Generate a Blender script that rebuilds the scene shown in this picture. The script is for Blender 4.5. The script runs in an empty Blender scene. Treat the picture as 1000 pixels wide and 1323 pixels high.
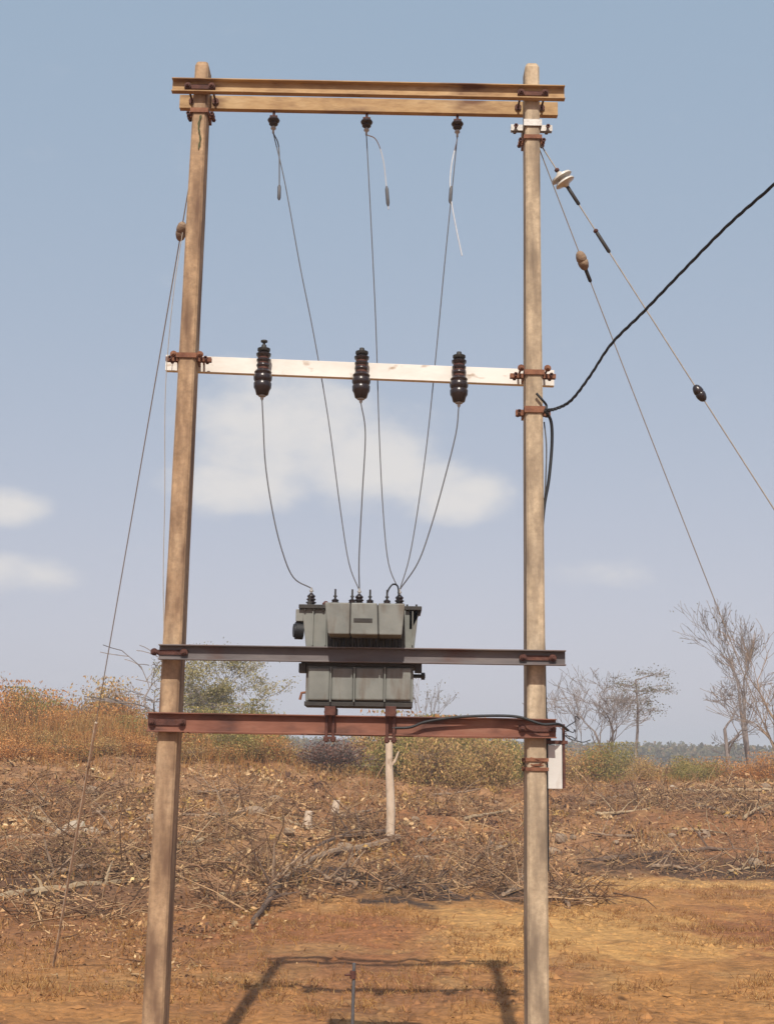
import bpy, bmesh, math, random
import numpy as np
from mathutils import Vector, Matrix

# ------------------------------------------------------------------ camera, world, sun
SC = bpy.context.scene
COL = SC.collection
F_PX, CX, CY = 1642.0, 500.0, 661.5          # focal length / centre in photo pixels (1000 x 1323)
PITCH = math.radians(11.16)
ROLL = math.radians(1.0)
EYE = Vector((0.0, 0.0, 2.23))
D = 8.55                                      # distance of the pole line

fwd = Vector((0, math.cos(PITCH), math.sin(PITCH)))
r0 = Vector((1, 0, 0)); u0 = Vector((0, -math.sin(PITCH), math.cos(PITCH)))
RIGHT = r0 * math.cos(ROLL) + u0 * math.sin(ROLL)
UP = -r0 * math.sin(ROLL) + u0 * math.cos(ROLL)
cam_data = bpy.data.cameras.new("camera")
cam = bpy.data.objects.new("camera", cam_data); COL.objects.link(cam)
cam.matrix_world = Matrix(((RIGHT.x, UP.x, -fwd.x, EYE.x), (RIGHT.y, UP.y, -fwd.y, EYE.y),
                           (RIGHT.z, UP.z, -fwd.z, EYE.z), (0, 0, 0, 1)))
cam_data.sensor_fit = 'HORIZONTAL'; cam_data.sensor_width = 36.0
cam_data.lens = 36.0 * F_PX / 1000.0
cam_data.clip_start = 0.05; cam_data.clip_end = 6000
SC.camera = cam


def ray(px, py):
    return (fwd + RIGHT * ((px - CX) / F_PX) + UP * ((CY - py) / F_PX)).normalized()


def at(px, py, Y):
    """photo pixel -> point on the upright plane y = Y"""
    d = ray(px, py)
    return EYE + d * ((Y - EYE.y) / d.y)


SUN_TO = Vector((-0.043, -0.945, 1.0)).normalized()
SUN_EL = math.asin(SUN_TO.z)
world = bpy.data.worlds.new("World"); SC.world = world
world.use_nodes = True
wn = world.node_tree.nodes; wl = world.node_tree.links
wn.clear()


def N(nodes, typ, **kw):
    n = nodes.new(typ)
    for k, v in kw.items():
        setattr(n, k, v)
    return n


w_out = N(wn, 'ShaderNodeOutputWorld'); w_bg = N(wn, 'ShaderNodeBackground')
w_bg.inputs['Strength'].default_value = 0.13
sky = N(wn, 'ShaderNodeTexSky', sky_type='NISHITA', sun_disc=False)
sky.sun_elevation = SUN_EL
sky.sun_rotation = math.radians(182.6)
sky.altitude = 300; sky.air_density = 1.0; sky.dust_density = 2.2; sky.ozone_density = 1.2
hsv = N(wn, 'ShaderNodeHueSaturation')
hsv.inputs['Saturation'].default_value = 0.62; hsv.inputs['Value'].default_value = 1.25
wl.new(sky.outputs[0], hsv.inputs['Color'])
tint = N(wn, 'ShaderNodeMix', data_type='RGBA', blend_type='MULTIPLY')
tint.inputs['Factor'].default_value = 1.0
tint.inputs['B'].default_value = (.448, .243, .167, 1)
wl.new(hsv.outputs[0], tint.inputs['A'])
# even multiple-scattered dust light over the whole sky
dust = N(wn, 'ShaderNodeMix', data_type='RGBA', blend_type='ADD'); dust.inputs['Factor'].default_value = 1.0
dust.inputs['B'].default_value = (1.58, 2.69, 3.74, 1)
wl.new(tint.outputs['Result'], dust.inputs['A'])
# clouds: soft cumulus banks placed by direction, broken up by noise, a thin scatter elsewhere
tc = N(wn, 'ShaderNodeTexCoord')
cn = N(wn, 'ShaderNodeTexNoise'); cn.inputs['Scale'].default_value = 21.0
cn.inputs['Detail'].default_value = 7.0; cn.inputs['Roughness'].default_value = 0.55
stretch = N(wn, 'ShaderNodeVectorMath', operation='MULTIPLY'); stretch.inputs[1].default_value = (1, 1, 1.7)
wl.new(tc.outputs['Generated'], stretch.inputs[0]); wl.new(stretch.outputs[0], cn.inputs['Vector'])
mask = None
for (px, py, rx, ry, amp) in ((340, 565, 105, 90, 1.0), (400, 555, 95, 78, 1.0), (480, 595, 115, 66, 1.0), (585, 642, 80, 36, 1.0), (540, 622, 80, 40, 1.0), (310, 628, 100, 42, .95),
                              (15, 655, 55, 26, .9), (20, 740, 75, 28, .8), (770, 745, 70, 22, .6),
                              (1350, 600, 200, 60, .9), (-500, 520, 260, 80, .9)):
    c = ray(px, py)
    sub = N(wn, 'ShaderNodeVectorMath', operation='SUBTRACT'); sub.inputs[1].default_value = c
    wl.new(tc.outputs['Generated'], sub.inputs[0])
    mul = N(wn, 'ShaderNodeVectorMath', operation='MULTIPLY')
    mul.inputs[1].default_value = (F_PX / rx, F_PX / (rx + 200), F_PX / ry)
    wl.new(sub.outputs[0], mul.inputs[0])
    ln = N(wn, 'ShaderNodeVectorMath', operation='LENGTH'); wl.new(mul.outputs[0], ln.inputs[0])
    mr = N(wn, 'ShaderNodeMapRange', interpolation_type='SMOOTHSTEP')
    mr.inputs['From Min'].default_value = 1.5; mr.inputs['From Max'].default_value = 0.25
    mr.inputs['To Max'].default_value = amp
    wl.new(ln.outputs['Value'], mr.inputs['Value'])
    if mask is None:
        mask = mr.outputs[0]
    else:
        mx = N(wn, 'ShaderNodeMath', operation='MAXIMUM')
        wl.new(mask, mx.inputs[0]); wl.new(mr.outputs[0], mx.inputs[1]); mask = mx.outputs[0]
cadd = N(wn, 'ShaderNodeMath', operation='MULTIPLY_ADD')       # mask*0.5 + noise
wl.new(mask, cadd.inputs[0]); cadd.inputs[1].default_value = 0.85; wl.new(cn.outputs[0], cadd.inputs[2])
cr = N(wn, 'ShaderNodeMapRange', interpolation_type='SMOOTHSTEP')
cr.inputs['From Min'].default_value = 0.62; cr.inputs['From Max'].default_value = 1.48
cr.inputs['To Max'].default_value = 0.90
wl.new(cadd.outputs[0], cr.inputs['Value'])
cmix = N(wn, 'ShaderNodeMix', data_type='RGBA')
cmix.inputs['B'].default_value = (6.0, 5.8, 5.65, 1)
wl.new(cr.outputs[0], cmix.inputs['Factor']); wl.new(dust.outputs['Result'], cmix.inputs['A'])
wl.new(cmix.outputs['Result'], w_bg.inputs['Color']); wl.new(w_bg.outputs[0], w_out.inputs['Surface'])

sun_data = bpy.data.lights.new("sun", 'SUN')
sun_data.energy = 5.0; sun_data.angle = math.radians(0.55); sun_data.color = (1.0, 0.93, 0.82)
sun = bpy.data.objects.new("sun", sun_data); COL.objects.link(sun)
sun.location = (-2, -20, 30)
sun.rotation_euler = SUN_TO.to_track_quat('Z', 'Y').to_euler()

SC.view_settings.view_transform = 'Standard'; SC.view_settings.look = 'None'
SC.view_settings.exposure = 0.0; SC.view_settings.gamma = 1.0
SC.render.engine = 'CYCLES'
SC.cycles.use_denoising = True
SC.cycles.max_bounces = 6
SC.cycles.volume_bounces = 0

# ------------------------------------------------------------------ materials
MATS = {}


def material(name, stops, scale=6.0, detail=6.0, rough=0.8, metal=0.0, bump=0.3, bump_scale=None, bump_dist=0.01,
             stretch=(1, 1, 1), attr=None, attr_mix=1.0, spec=0.35, stain=None, trans=0.0, fine=None):
    """procedural material: noise through a colour ramp, optional per-face colour attribute, optional stain layer"""
    m = bpy.data.materials.new(name); m.use_nodes = True
    nt = m.node_tree; nd = nt.nodes; lk = nt.links
    b = nd['Principled BSDF']
    b.inputs['Roughness'].default_value = rough; b.inputs['Metallic'].default_value = metal
    b.inputs['Specular IOR Level'].default_value = spec
    geo = N(nd, 'ShaderNodeTexCoord')
    mp = N(nd, 'ShaderNodeMapping'); mp.inputs['Scale'].default_value = stretch
    lk.new(geo.outputs['Object'], mp.inputs['Vector'])
    no = N(nd, 'ShaderNodeTexNoise'); no.inputs['Scale'].default_value = scale; no.inputs['Detail'].default_value = detail
    no.inputs['Roughness'].default_value = 0.62
    lk.new(mp.outputs[0], no.inputs['Vector'])
    rp = N(nd, 'ShaderNodeValToRGB')
    els = rp.color_ramp.elements
    while len(els) > 1:
        els.remove(els[-1])
    for i, (p, c) in enumerate(stops):
        e = els[0] if i == 0 else els.new(p)
        kk = 1.0 if attr else .72
        e.position = p; e.color = (*[q * kk for q in c], 1)
    lk.new(no.outputs[0], rp.inputs[0])
    col = rp.outputs[0]
    if attr:
        at_ = N(nd, 'ShaderNodeAttribute', attribute_name=attr)
        mx = N(nd, 'ShaderNodeMix', data_type='RGBA', blend_type='MULTIPLY'); mx.inputs['Factor'].default_value = attr_mix
        lk.new(at_.outputs['Color'], mx.inputs['A']); lk.new(col, mx.inputs['B'])
        col = mx.outputs['Result']
    if fine:
        nf = N(nd, 'ShaderNodeTexNoise'); nf.inputs['Scale'].default_value = fine[0]; nf.inputs['Detail'].default_value = 6; nf.inputs['Roughness'].default_value = .7
        lk.new(geo.outputs['Object'], nf.inputs['Vector'])
        rf = N(nd, 'ShaderNodeMapRange'); rf.inputs['From Min'].default_value = .32; rf.inputs['From Max'].default_value = .68
        rf.inputs['To Min'].default_value = fine[1]; rf.inputs['To Max'].default_value = fine[2]
        lk.new(nf.outputs[0], rf.inputs['Value'])
        mf = N(nd, 'ShaderNodeVectorMath', operation='SCALE'); lk.new(col, mf.inputs[0]); lk.new(rf.outputs[0], mf.inputs['Scale'])
        col = mf.outputs[0]
    if stain:
        sc_, lo, hi, c, st = stain
        mp2 = N(nd, 'ShaderNodeMapping'); mp2.inputs['Scale'].default_value = st
        lk.new(geo.outputs['Object'], mp2.inputs['Vector'])
        n2 = N(nd, 'ShaderNodeTexNoise'); n2.inputs['Scale'].default_value = sc_; n2.inputs['Detail'].default_value = 5
        lk.new(mp2.outputs[0], n2.inputs['Vector'])
        r2 = N(nd, 'ShaderNodeMapRange'); r2.inputs['From Min'].default_value = lo; r2.inputs['From Max'].default_value = hi
        lk.new(n2.outputs[0], r2.inputs['Value'])
        mx2 = N(nd, 'ShaderNodeMix', data_type='RGBA'); mx2.inputs['B'].default_value = (*[q * .72 for q in c], 1)
        lk.new(r2.outputs[0], mx2.inputs['Factor']); lk.new(col, mx2.inputs['A'])
        col = mx2.outputs['Result']
    lk.new(col, b.inputs['Base Color'])
    if bump:
        nb = N(nd, 'ShaderNodeTexNoise'); nb.inputs['Scale'].default_value = bump_scale or scale * 6
        nb.inputs['Detail'].default_value = 5
        lk.new(mp.outputs[0], nb.inputs['Vector'])
        bp = N(nd, 'ShaderNodeBump'); bp.inputs['Strength'].default_value = bump; bp.inputs['Distance'].default_value = bump_dist
        lk.new(nb.outputs[0], bp.inputs['Height']); lk.new(bp.outputs[0], b.inputs['Normal'])
    if trans:
        tr = N(nd, 'ShaderNodeBsdfTranslucent'); lk.new(col, tr.inputs['Color'])
        ms = N(nd, 'ShaderNodeMixShader'); ms.inputs[0].default_value = trans
        lk.new(b.outputs[0], ms.inputs[1]); lk.new(tr.outputs[0], ms.inputs[2])
        lk.new(ms.outputs[0], nd['Material Output'].inputs['Surface'])
    MATS[name] = m
    return m


material('concrete_tan', ((.25, (.34, .215, .12)), (.5, (.52, .35, .21)), (.75, (.62, .46, .30))), scale=5, rough=.9, bump=.5, bump_scale=60,
         bump_dist=.004, stretch=(1, 1, .35), stain=(3.4, .42, .66, (.20, .12, .075), (3, 3, .6)), fine=(26, .72, 1.22))
material('concrete_grey', ((.25, (.40, .30, .20)), (.5, (.60, .47, .32)), (.75, (.72, .59, .43))), scale=5, rough=.9, bump=.5, bump_scale=60,
         bump_dist=.004, stretch=(1, 1, .35), stain=(3.4, .42, .68, (.25, .19, .135), (3, 3, .55)), fine=(26, .74, 1.2))
material('rust_tan', ((.3, (.30, .165, .075)), (.5, (.54, .35, .17)), (.72, (.66, .47, .26))), scale=7, rough=.75, bump=.3, stretch=(.35, 1, 1),
         stain=(6, .53, .70, (.19, .09, .045), (.35, 1, 1)))
material('red_oxide', ((.3, (.19, .07, .045)), (.55, (.30, .125, .08)), (.75, (.38, .20, .135))), scale=6, rough=.7, bump=.25, stretch=(.3, 1, 1),
         stain=(6, .50, .66, (.12, .05, .038), (.5, 1, 1)))
material('grey_steel', ((.3, (.11, .095, .097)), (.55, (.19, .168, .168)), (.75, (.25, .21, .19))), scale=6, rough=.6, bump=.2, stretch=(.3, 1, 1),
         stain=(5, .56, .74, (.16, .08, .06), (.5, 1, 1)))
material('silver_paint', ((.3, (.78, .74, .67)), (.55, (.97, .94, .88)), (.8, (1.0, .97, .93))), scale=4, rough=.5, bump=.12, stretch=(.4, 1, 1),
         stain=(14, .62, .76, (.48, .35, .24), (.5, 1, 1)))
material('dark_rust', ((.3, (.06, .022, .018)), (.6, (.14, .055, .04)), (.8, (.22, .10, .06))), scale=18, rough=.8, bump=.3)
material('rusty_clamp', ((.3, (.16, .06, .035)), (.6, (.30, .13, .07)), (.8, (.42, .22, .12))), scale=18, rough=.8, bump=.3)
material('galvanised', ((.3, (.42, .40, .38)), (.7, (.62, .60, .56))), scale=14, rough=.5, metal=.3, bump=.1)
material('porcelain_brown', ((.3, (.018, .012, .014)), (.7, (.040, .026, .026))), scale=10, rough=.28, bump=.05, spec=.5)
material('porcelain_white', ((.3, (.62, .58, .50)), (.7, (.80, .77, .70))), scale=10, rough=.35, bump=.05, spec=.5)
material('black_rubber', ((.3, (.012, .014, .018)), (.7, (.026, .028, .032))), scale=20, rough=.55, bump=.1)
material('aluminium_wire', ((.3, (.10, .10, .11)), (.7, (.17, .17, .18))), scale=20, rough=.6, metal=.2, bump=.0)
material('stay_steel', ((.3, (.38, .34, .29)), (.7, (.55, .50, .44))), scale=20, rough=.7, metal=.1, bump=.0)
material('bright_wire', ((.3, (.55, .56, .58)), (.7, (.75, .76, .78))), scale=20, rough=.4, metal=.2, bump=.0)
material('transformer_grey', ((.3, (.185, .196, .182)), (.55, (.250, .262, .242)), (.8, (.30, .305, .28))), scale=5, rough=.55, bump=.12, bump_scale=40,
         stain=(9, .52, .72, (.15, .115, .085), (1.2, 1.2, .3)))
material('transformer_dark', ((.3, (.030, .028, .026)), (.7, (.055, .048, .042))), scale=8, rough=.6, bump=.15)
material('white_paint', ((.3, (.72, .70, .66)), (.7, (.82, .81, .78))), scale=6, rough=.5, bump=.08,
         stain=(6, .62, .8, (.45, .36, .27), (1, 1, .3)))
material('faded_green', ((.3, (.07, .08, .035)), (.7, (.12, .13, .06))), scale=20, rough=.9, bump=.2)
material('soil', ((.25, (.62, .60, .58)), (.5, (.95, .95, .95)), (.75, (1.18, 1.15, 1.10))), scale=1.6, detail=9, rough=.95, bump=.9, bump_scale=9,
         bump_dist=.06, attr='tone', spec=.15, fine=(7.0, .62, 1.3))
material('litter', ((.2, (.8, .8, .8)), (.8, (1.1, 1.1, 1.1))), scale=3, rough=.9, bump=0, attr='tone', spec=.15)
material('leaf', ((.2, (1.35, 1.35, 1.35)), (.8, (1.9, 1.9, 1.9))), scale=3, rough=.8, bump=0, attr='tone', spec=.2, trans=.3)
material('bark_grey', ((.3, (.21, .17, .15)), (.7, (.40, .34, .31))), scale=9, rough=.95, bump=.6, stretch=(1, 1, .3), spec=.2)
material('bark_pale', ((.3, (.58, .44, .32)), (.7, (.86, .70, .54))), scale=7, rough=.9, bump=.5, stretch=(1, 1, .3), spec=.2,
         stain=(5, .56, .7, (.25, .16, .1), (1, 1, .4)))
material('dead_wood', ((.3, (.24, .16, .11)), (.7, (.48, .35, .24))), scale=9, rough=.95, bump=.6, spec=.2)
material('charred_wood', ((.3, (.12, .08, .062)), (.7, (.24, .165, .12))), scale=9, rough=.95, bump=.6, spec=.2)
material('straw_wood', ((.3, (.34, .24, .14)), (.7, (.58, .44, .28))), scale=9, rough=.95, bump=.5, spec=.2)
material('stone', ((.3, (.26, .18, .12)), (.55, (.40, .29, .20)), (.8, (.52, .41, .30))), scale=8, rough=.95, bump=.7, spec=.2)
material('pale_stone', ((.3, (.45, .36, .26)), (.8, (.68, .58, .46))), scale=8, rough=.95, bump=.6, spec=.2)


# ------------------------------------------------------------------ helpers
def tag(o, label=None, cat=None, group=None, kind=None):
    if label: o['label'] = label
    if cat: o['category'] = cat
    if group: o['group'] = group
    if kind: o['kind'] = kind
    return o


def thing(name, loc, label, cat, group=None):
    o = bpy.data.objects.new(name, None); COL.objects.link(o)
    o.location = loc; o.empty_display_size = 0.1
    return tag(o, label, cat, group)


class MB:
    """collects shapes in world coordinates, links them as ONE mesh object"""
    def __init__(s):
        s.v = []; s.f = []

    def add(s, vs, fs):
        o = len(s.v); s.v.extend([tuple(v) for v in vs]); s.f.extend([tuple(i + o for i in f) for f in fs]); return s

    def box(s, lo, hi):
        (a, b, c), (d, e, f) = lo, hi
        s.add([(a, b, c), (d, b, c), (d, e, c), (a, e, c), (a, b, f), (d, b, f), (d, e, f), (a, e, f)],
              [(3, 2, 1, 0), (4, 5, 6, 7), (0, 1, 5, 4), (1, 2, 6, 5), (2, 3, 7, 6), (3, 0, 4, 7)])
        return s

    def hexa(s, p8):
        s.add(p8, [(3, 2, 1, 0), (4, 5, 6, 7), (0, 1, 5, 4), (1, 2, 6, 5), (2, 3, 7, 6), (3, 0, 4, 7)]); return s

    def tube(s, pts, rad, n=8, caps=True):
        pts = [Vector(p) for p in pts]
        if not hasattr(rad, '__len__'): rad = [rad] * len(pts)
        vs = []; fs = []
        ref = None
        for i, p in enumerate(pts):
            t = (pts[min(i + 1, len(pts) - 1)] - pts[max(i - 1, 0)])
            t = t.normalized() if t.length > 1e-9 else Vector((0, 0, 1))
            if ref is None:
                ref = Vector((1, 0, 0)) if abs(t.x) < .8 else Vector((0, 1, 0))
            a = (ref - t * ref.dot(t)).normalized(); b = t.cross(a); ref = a
            for k in range(n):
                q = 2 * math.pi * k / n
                vs.append(p + (a * math.cos(q) + b * math.sin(q)) * rad[i])
        for i in range(len(pts) - 1):
            for k in range(n):
                fs.append((i * n + k, i * n + (k + 1) % n, (i + 1) * n + (k + 1) % n, (i + 1) * n + k))
        if caps:
            fs.append(tuple(range(n - 1, -1, -1))); fs.append(tuple((len(pts) - 1) * n + k for k in range(n)))
        return s.add(vs, fs)

    def lathe(s, base, axis, prof, n=16):
        """prof: list of (distance along axis, radius)"""
        axis = Vector(axis).normalized(); base = Vector(base)
        ref = Vector((1, 0, 0)) if abs(axis.x) < .8 else Vector((0, 1, 0))
        a = (ref - axis * ref.dot(axis)).normalized(); b = axis.cross(a)
        vs = []; fs = []
        for (h, r) in prof:
            for k in range(n):
                q = 2 * math.pi * k / n
                vs.append(base + axis * h + (a * math.cos(q) + b * math.sin(q)) * max(r, 1e-4))
        for i in range(len(prof) - 1):
            for k in range(n):
                fs.append((i * n + k, i * n + (k + 1) % n, (i + 1) * n + (k + 1) % n, (i + 1) * n + k))
        fs.append(tuple(range(n - 1, -1, -1))); fs.append(tuple((len(prof) - 1) * n + k for k in range(n)))
        return s.add(vs, fs)

    def extrude(s, poly, p0, p1):
        """profile in (y, z) swept from p0 to p1 (mostly along x)"""
        n = len(poly); vs = []
        for p in (p0, p1):
            for (y, z) in poly:
                vs.append((p[0], p[1] + y, p[2] + z))
        fs = [tuple(range(n)), tuple(range(2 * n - 1, n - 1, -1))]
        for k in range(n):
            fs.append((k, n + k, n + (k + 1) % n, (k + 1) % n))
        return s.add(vs, fs)

    def build(s, name, mat, parent=None, origin=None, smooth=False, bevel=0):
        base = Vector((0, 0, 0))
        if parent is not None:
            q = parent
            while q is not None:
                base += q.location; q = q.parent
        loc = Vector(origin) if origin is not None else Vector((0, 0, 0))
        me = bpy.data.meshes.new(name)
        off = base + loc
        me.from_pydata([tuple(Vector(v) - off) for v in s.v], [], s.f)
        bm = bmesh.new(); bm.from_mesh(me); bmesh.ops.recalc_face_normals(bm, faces=bm.faces); bm.to_mesh(me); bm.free()
        if smooth:
            me.polygons.foreach_set('use_smooth', [True] * len(me.polygons))
            try:
                me.set_sharp_from_angle(angle=math.radians(50))
            except Exception:
                pass
        me.materials.append(MATS[mat])
        o = bpy.data.objects.new(name, me); COL.objects.link(o)
        o.location = loc
        if parent is not None: o.parent = parent
        if bevel:
            b = o.modifiers.new('bevel', 'BEVEL'); b.width = bevel; b.segments = 2; b.limit_method = 'ANGLE'
        return o


def copy_tree(o, parent=None):
    c = o.copy(); COL.objects.link(c); c.parent = parent
    for ch in o.children:
        copy_tree(ch, c)
    return c


def curve(pts, n=24):
    """Catmull-Rom through pts"""
    pts = [Vector(p) for p in pts]
    P = [pts[0] * 2 - pts[1]] + pts + [pts[-1] * 2 - pts[-2]]
    out = []
    segs = len(pts) - 1; per = max(2, n // segs)
    for i in range(segs):
        a, b, c, d = P[i:i + 4]
        for k in range(per):
            t = k / per
            out.append(.5 * ((2 * b) + (c - a) * t + (2 * a - 5 * b + 4 * c - d) * t * t + (-a + 3 * b - 3 * c + d) * t ** 3))
    out.append(pts[-1])
    return out


# ------------------------------------------------------------------ terrain
def _hash(ix, iy, seed):
    h = (ix.astype(np.int64) * 374761393 + iy.astype(np.int64) * 668265263 + seed * 1442695041) & 0x7fffffff
    h = ((h ^ (h >> 13)) * 1274126177) & 0x7fffffff
    return ((h ^ (h >> 16)) & 0xffff) / 65535.0


def vnoise(x, y, seed=0):
    xi = np.floor(x); yi = np.floor(y); fx = x - xi; fy = y - yi
    fx = fx * fx * (3 - 2 * fx); fy = fy * fy * (3 - 2 * fy)
    a = _hash(xi, yi, seed); b = _hash(xi + 1, yi, seed); c = _hash(xi, yi + 1, seed); d = _hash(xi + 1, yi + 1, seed)
    return (a * (1 - fx) + b * fx) * (1 - fy) + (c * (1 - fx) + d * fx) * fy


def fbm(x, y, seed=0, octv=4):
    s = 0; a = .5; t = 0
    for i in range(octv):
        s = s + a * vnoise(x, y, seed + i * 17); t += a; x = x * 2.03 + 5.1; y = y * 2.03 - 3.7; a *= .5
    return s / t


def sstep(a, b, v):
    t = np.clip((v - a) / (b - a), 0, 1); return t * t * (3 - 2 * t)


def slope_part(x, y):
    toe = np.interp(x, [-14, -5, -2, 1, 4, 8, 14], [15.5, 17.0, 19.5, 23.0, 26.0, 27.0, 27.0]) + (fbm(x * .35, y * 0 + 3, 5) - .5) * 2.0
    top = np.interp(x, [-14, -6, 0, 6, 14], [41, 41, 40, 40, 40])
    return np.clip((y - toe) / (top - toe), 0, 1.0)


def terrain(x, y):
    x = np.asarray(x, float); y = np.asarray(y, float)
    t = slope_part(x, y)
    crest = np.interp(x, [-60, -14, -8, -4, -1, 3, 8, 14, 60], [3.4, 2.75, 2.6, 2.4, 1.75, 1.60, 1.55, 1.75, 2.2])
    prof = .55 * t + .45 * t * t * (3 - 2 * t)
    z = crest * prof
    rough = sstep(.0, .12, t) * (1 - .6 * sstep(60, 120, y))
    z = z + (fbm(x * .55, y * .55, 11) - .5) * .50 * rough + (fbm(x * 1.7, y * 1.7, 23) - .5) * .22 * rough
    z = z + (fbm(x * .5, y * .5, 31) - .5) * .10 * sstep(15, 18, y) + (fbm(x * 2.4, y * 2.4, 41, 5) - .5) * .085
    z = z + .68 * (1 - sstep(1.2, 6.5, y))
    z = z + (fbm(x * 5.5, y * 5.5, 47, 3) - .5) * .05 * sstep(.42, .60, fbm(x * .7, y * .5, 53)) * (1 - sstep(50, 60, y))
    far = np.clip(y - 70, 0, None)
    z = z - .004 * np.minimum(far, 120) * 1.0
    return z


def gz(x, y):
    return float(terrain(np.array([x]), np.array([y]))[0])


def on_ground(px, py):
    d = ray(px, py)
    ts = np.concatenate([np.arange(4, 60, .06), np.arange(60, 300, 1.0)])
    X = EYE.x + d.x * ts; Y = EYE.y + d.y * ts; Z = EYE.z + d.z * ts
    hit = np.nonzero(Z <= terrain(X, Y))[0]
    i = hit[0] if len(hit) else len(ts) - 1
    return Vector((X[i], Y[i], float(terrain(X[i:i + 1], Y[i:i + 1])[0])))


def set_tone(me, cols, domain='POINT'):
    a = me.color_attributes.new('tone', 'FLOAT_COLOR', domain)
    c = np.ones((len(cols), 4), np.float32); c[:, :3] = np.asarray(cols) * np.array((.735, .645, .52))
    a.data.foreach_set('color', c.ravel())


def graded(lo, f0, f1, hi, step, grow=1.14):
    a = list(np.arange(f0, f1 + step / 2, step)); s = step
    while a[-1] < hi:
        s *= grow; a.append(a[-1] + s)
    s = step
    while a[0] > lo:
        s *= grow; a.insert(0, a[0] - s)
    return np.array(a)


gx = graded(-1500, -13.5, 13.5, 1500, .08); gy = graded(-60, 8.0, 43.0, 2500, .07, 1.06)
GX, GY = np.meshgrid(gx, gy)
GZ = terrain(GX.ravel(), GY.ravel())
nx, ny = len(gx), len(gy)
verts = np.stack([GX.ravel(), GY.ravel(), GZ], 1).astype(np.float32)
ii = (np.arange(ny - 1)[:, None] * nx + np.arange(nx - 1)[None, :]).ravel()
faces = np.stack([ii, ii + 1, ii + nx + 1, ii + nx], 1).astype(np.int32)


def np_mesh(name, v, f):
    me = bpy.data.meshes.new(name)
    k = f.shape[1]
    me.vertices.add(len(v)); me.vertices.foreach_set('co', np.ascontiguousarray(v, np.float32).ravel())
    me.loops.add(f.size); me.loops.foreach_set('vertex_index', np.ascontiguousarray(f, np.int32).ravel())
    me.polygons.add(len(f)); me.polygons.foreach_set('loop_start', np.arange(0, f.size, k, dtype=np.int32))
    me.update(calc_edges=True)
    return me


gm = np_mesh('ground', verts, faces)
gm.polygons.foreach_set('use_smooth', np.ones(len(faces), bool))
X, Y = verts[:, 0].astype(float), verts[:, 1].astype(float)
GOLD = np.array((.47, .262, .112)); REDB = np.array((.335, .178, .098)); STRAW = np.array((.47, .31, .155))
MAUVE = np.array((.42, .265, .165)); CHAR = np.array((.07, .053, .052)); DARKR = np.array((.23, .13, .085))


def ground_tone(X, Y):
    t = slope_part(X, Y)
    n1 = fbm(X * .45, Y * .28, 61, 5)[:, None]; n2 = fbm(X * 1.3, Y * .8, 71, 5)[:, None]; n3 = fbm(X * 3.5, Y * 2.5, 81, 4)[:, None]
    c = GOLD + (REDB - GOLD) * sstep(.40, .62, n1)
    c = c + (STRAW - c) * (sstep(.56, .74, n2) * .6)
    s = MAUVE + (REDB - MAUVE) * sstep(.4, .65, n1)
    s = s + (STRAW * .9 - s) * (sstep(.55, .72, n2) * .55)
    s = s + (DARKR - s) * (sstep(.55, .75, n3) * .7)
    k = sstep(.0, .10, t)[:, None]
    c = c * (1 - k) + s * k
    # left side in front of the slope is darker red-brown leaf mould
    k = (sstep(0.5, -3.0, X) * sstep(12.5, 16, Y) * (1 - sstep(.05, .2, t)))[:, None]
    c = c + (REDB * .95 - c) * k * .8
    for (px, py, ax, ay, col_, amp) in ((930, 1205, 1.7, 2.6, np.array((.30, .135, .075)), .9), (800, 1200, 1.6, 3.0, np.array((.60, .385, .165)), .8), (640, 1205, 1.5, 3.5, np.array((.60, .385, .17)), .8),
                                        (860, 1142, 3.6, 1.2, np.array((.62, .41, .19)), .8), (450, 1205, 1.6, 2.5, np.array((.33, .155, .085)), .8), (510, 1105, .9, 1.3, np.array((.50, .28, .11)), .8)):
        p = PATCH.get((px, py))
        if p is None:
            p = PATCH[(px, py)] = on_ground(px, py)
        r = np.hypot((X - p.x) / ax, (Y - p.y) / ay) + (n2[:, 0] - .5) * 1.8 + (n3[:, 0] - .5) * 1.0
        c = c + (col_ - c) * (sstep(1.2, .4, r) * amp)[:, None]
    # burnt patches where brush was fired
    for (px, py, ax, ay, amp) in ((515, 1145, 2.2, 2.4, .95), (905, 1126, 3.6, 1.8, .85), (650, 1150, 1.5, 2.0, .7), (40, 1130, 1.8, 2.2, .6), (130, 1150, 1.8, 1.2, .4),
                                  (420, 1100, 1.6, 1.6, .45), (800, 1045, 2.6, 1.8, .4)):
        p = PATCH.get((px, py))
        if p is None:
            p = PATCH[(px, py)] = on_ground(px, py)
        r = np.hypot((X - p.x) / ax, (Y - p.y) / ay) + (n2[:, 0] - .5) * 1.6 + (n3[:, 0] - .5) * 1.2
        c = c + (CHAR - c) * (sstep(1.1, .35, r) * amp)[:, None]
    return np.clip(c, .01, 1)


PATCH = {}
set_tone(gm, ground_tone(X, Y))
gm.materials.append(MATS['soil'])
ground = bpy.data.objects.new('ground', gm); COL.objects.link(ground)
tag(ground, 'bare reddish brown soil rising to a cleared slope', 'ground', kind='structure')

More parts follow.
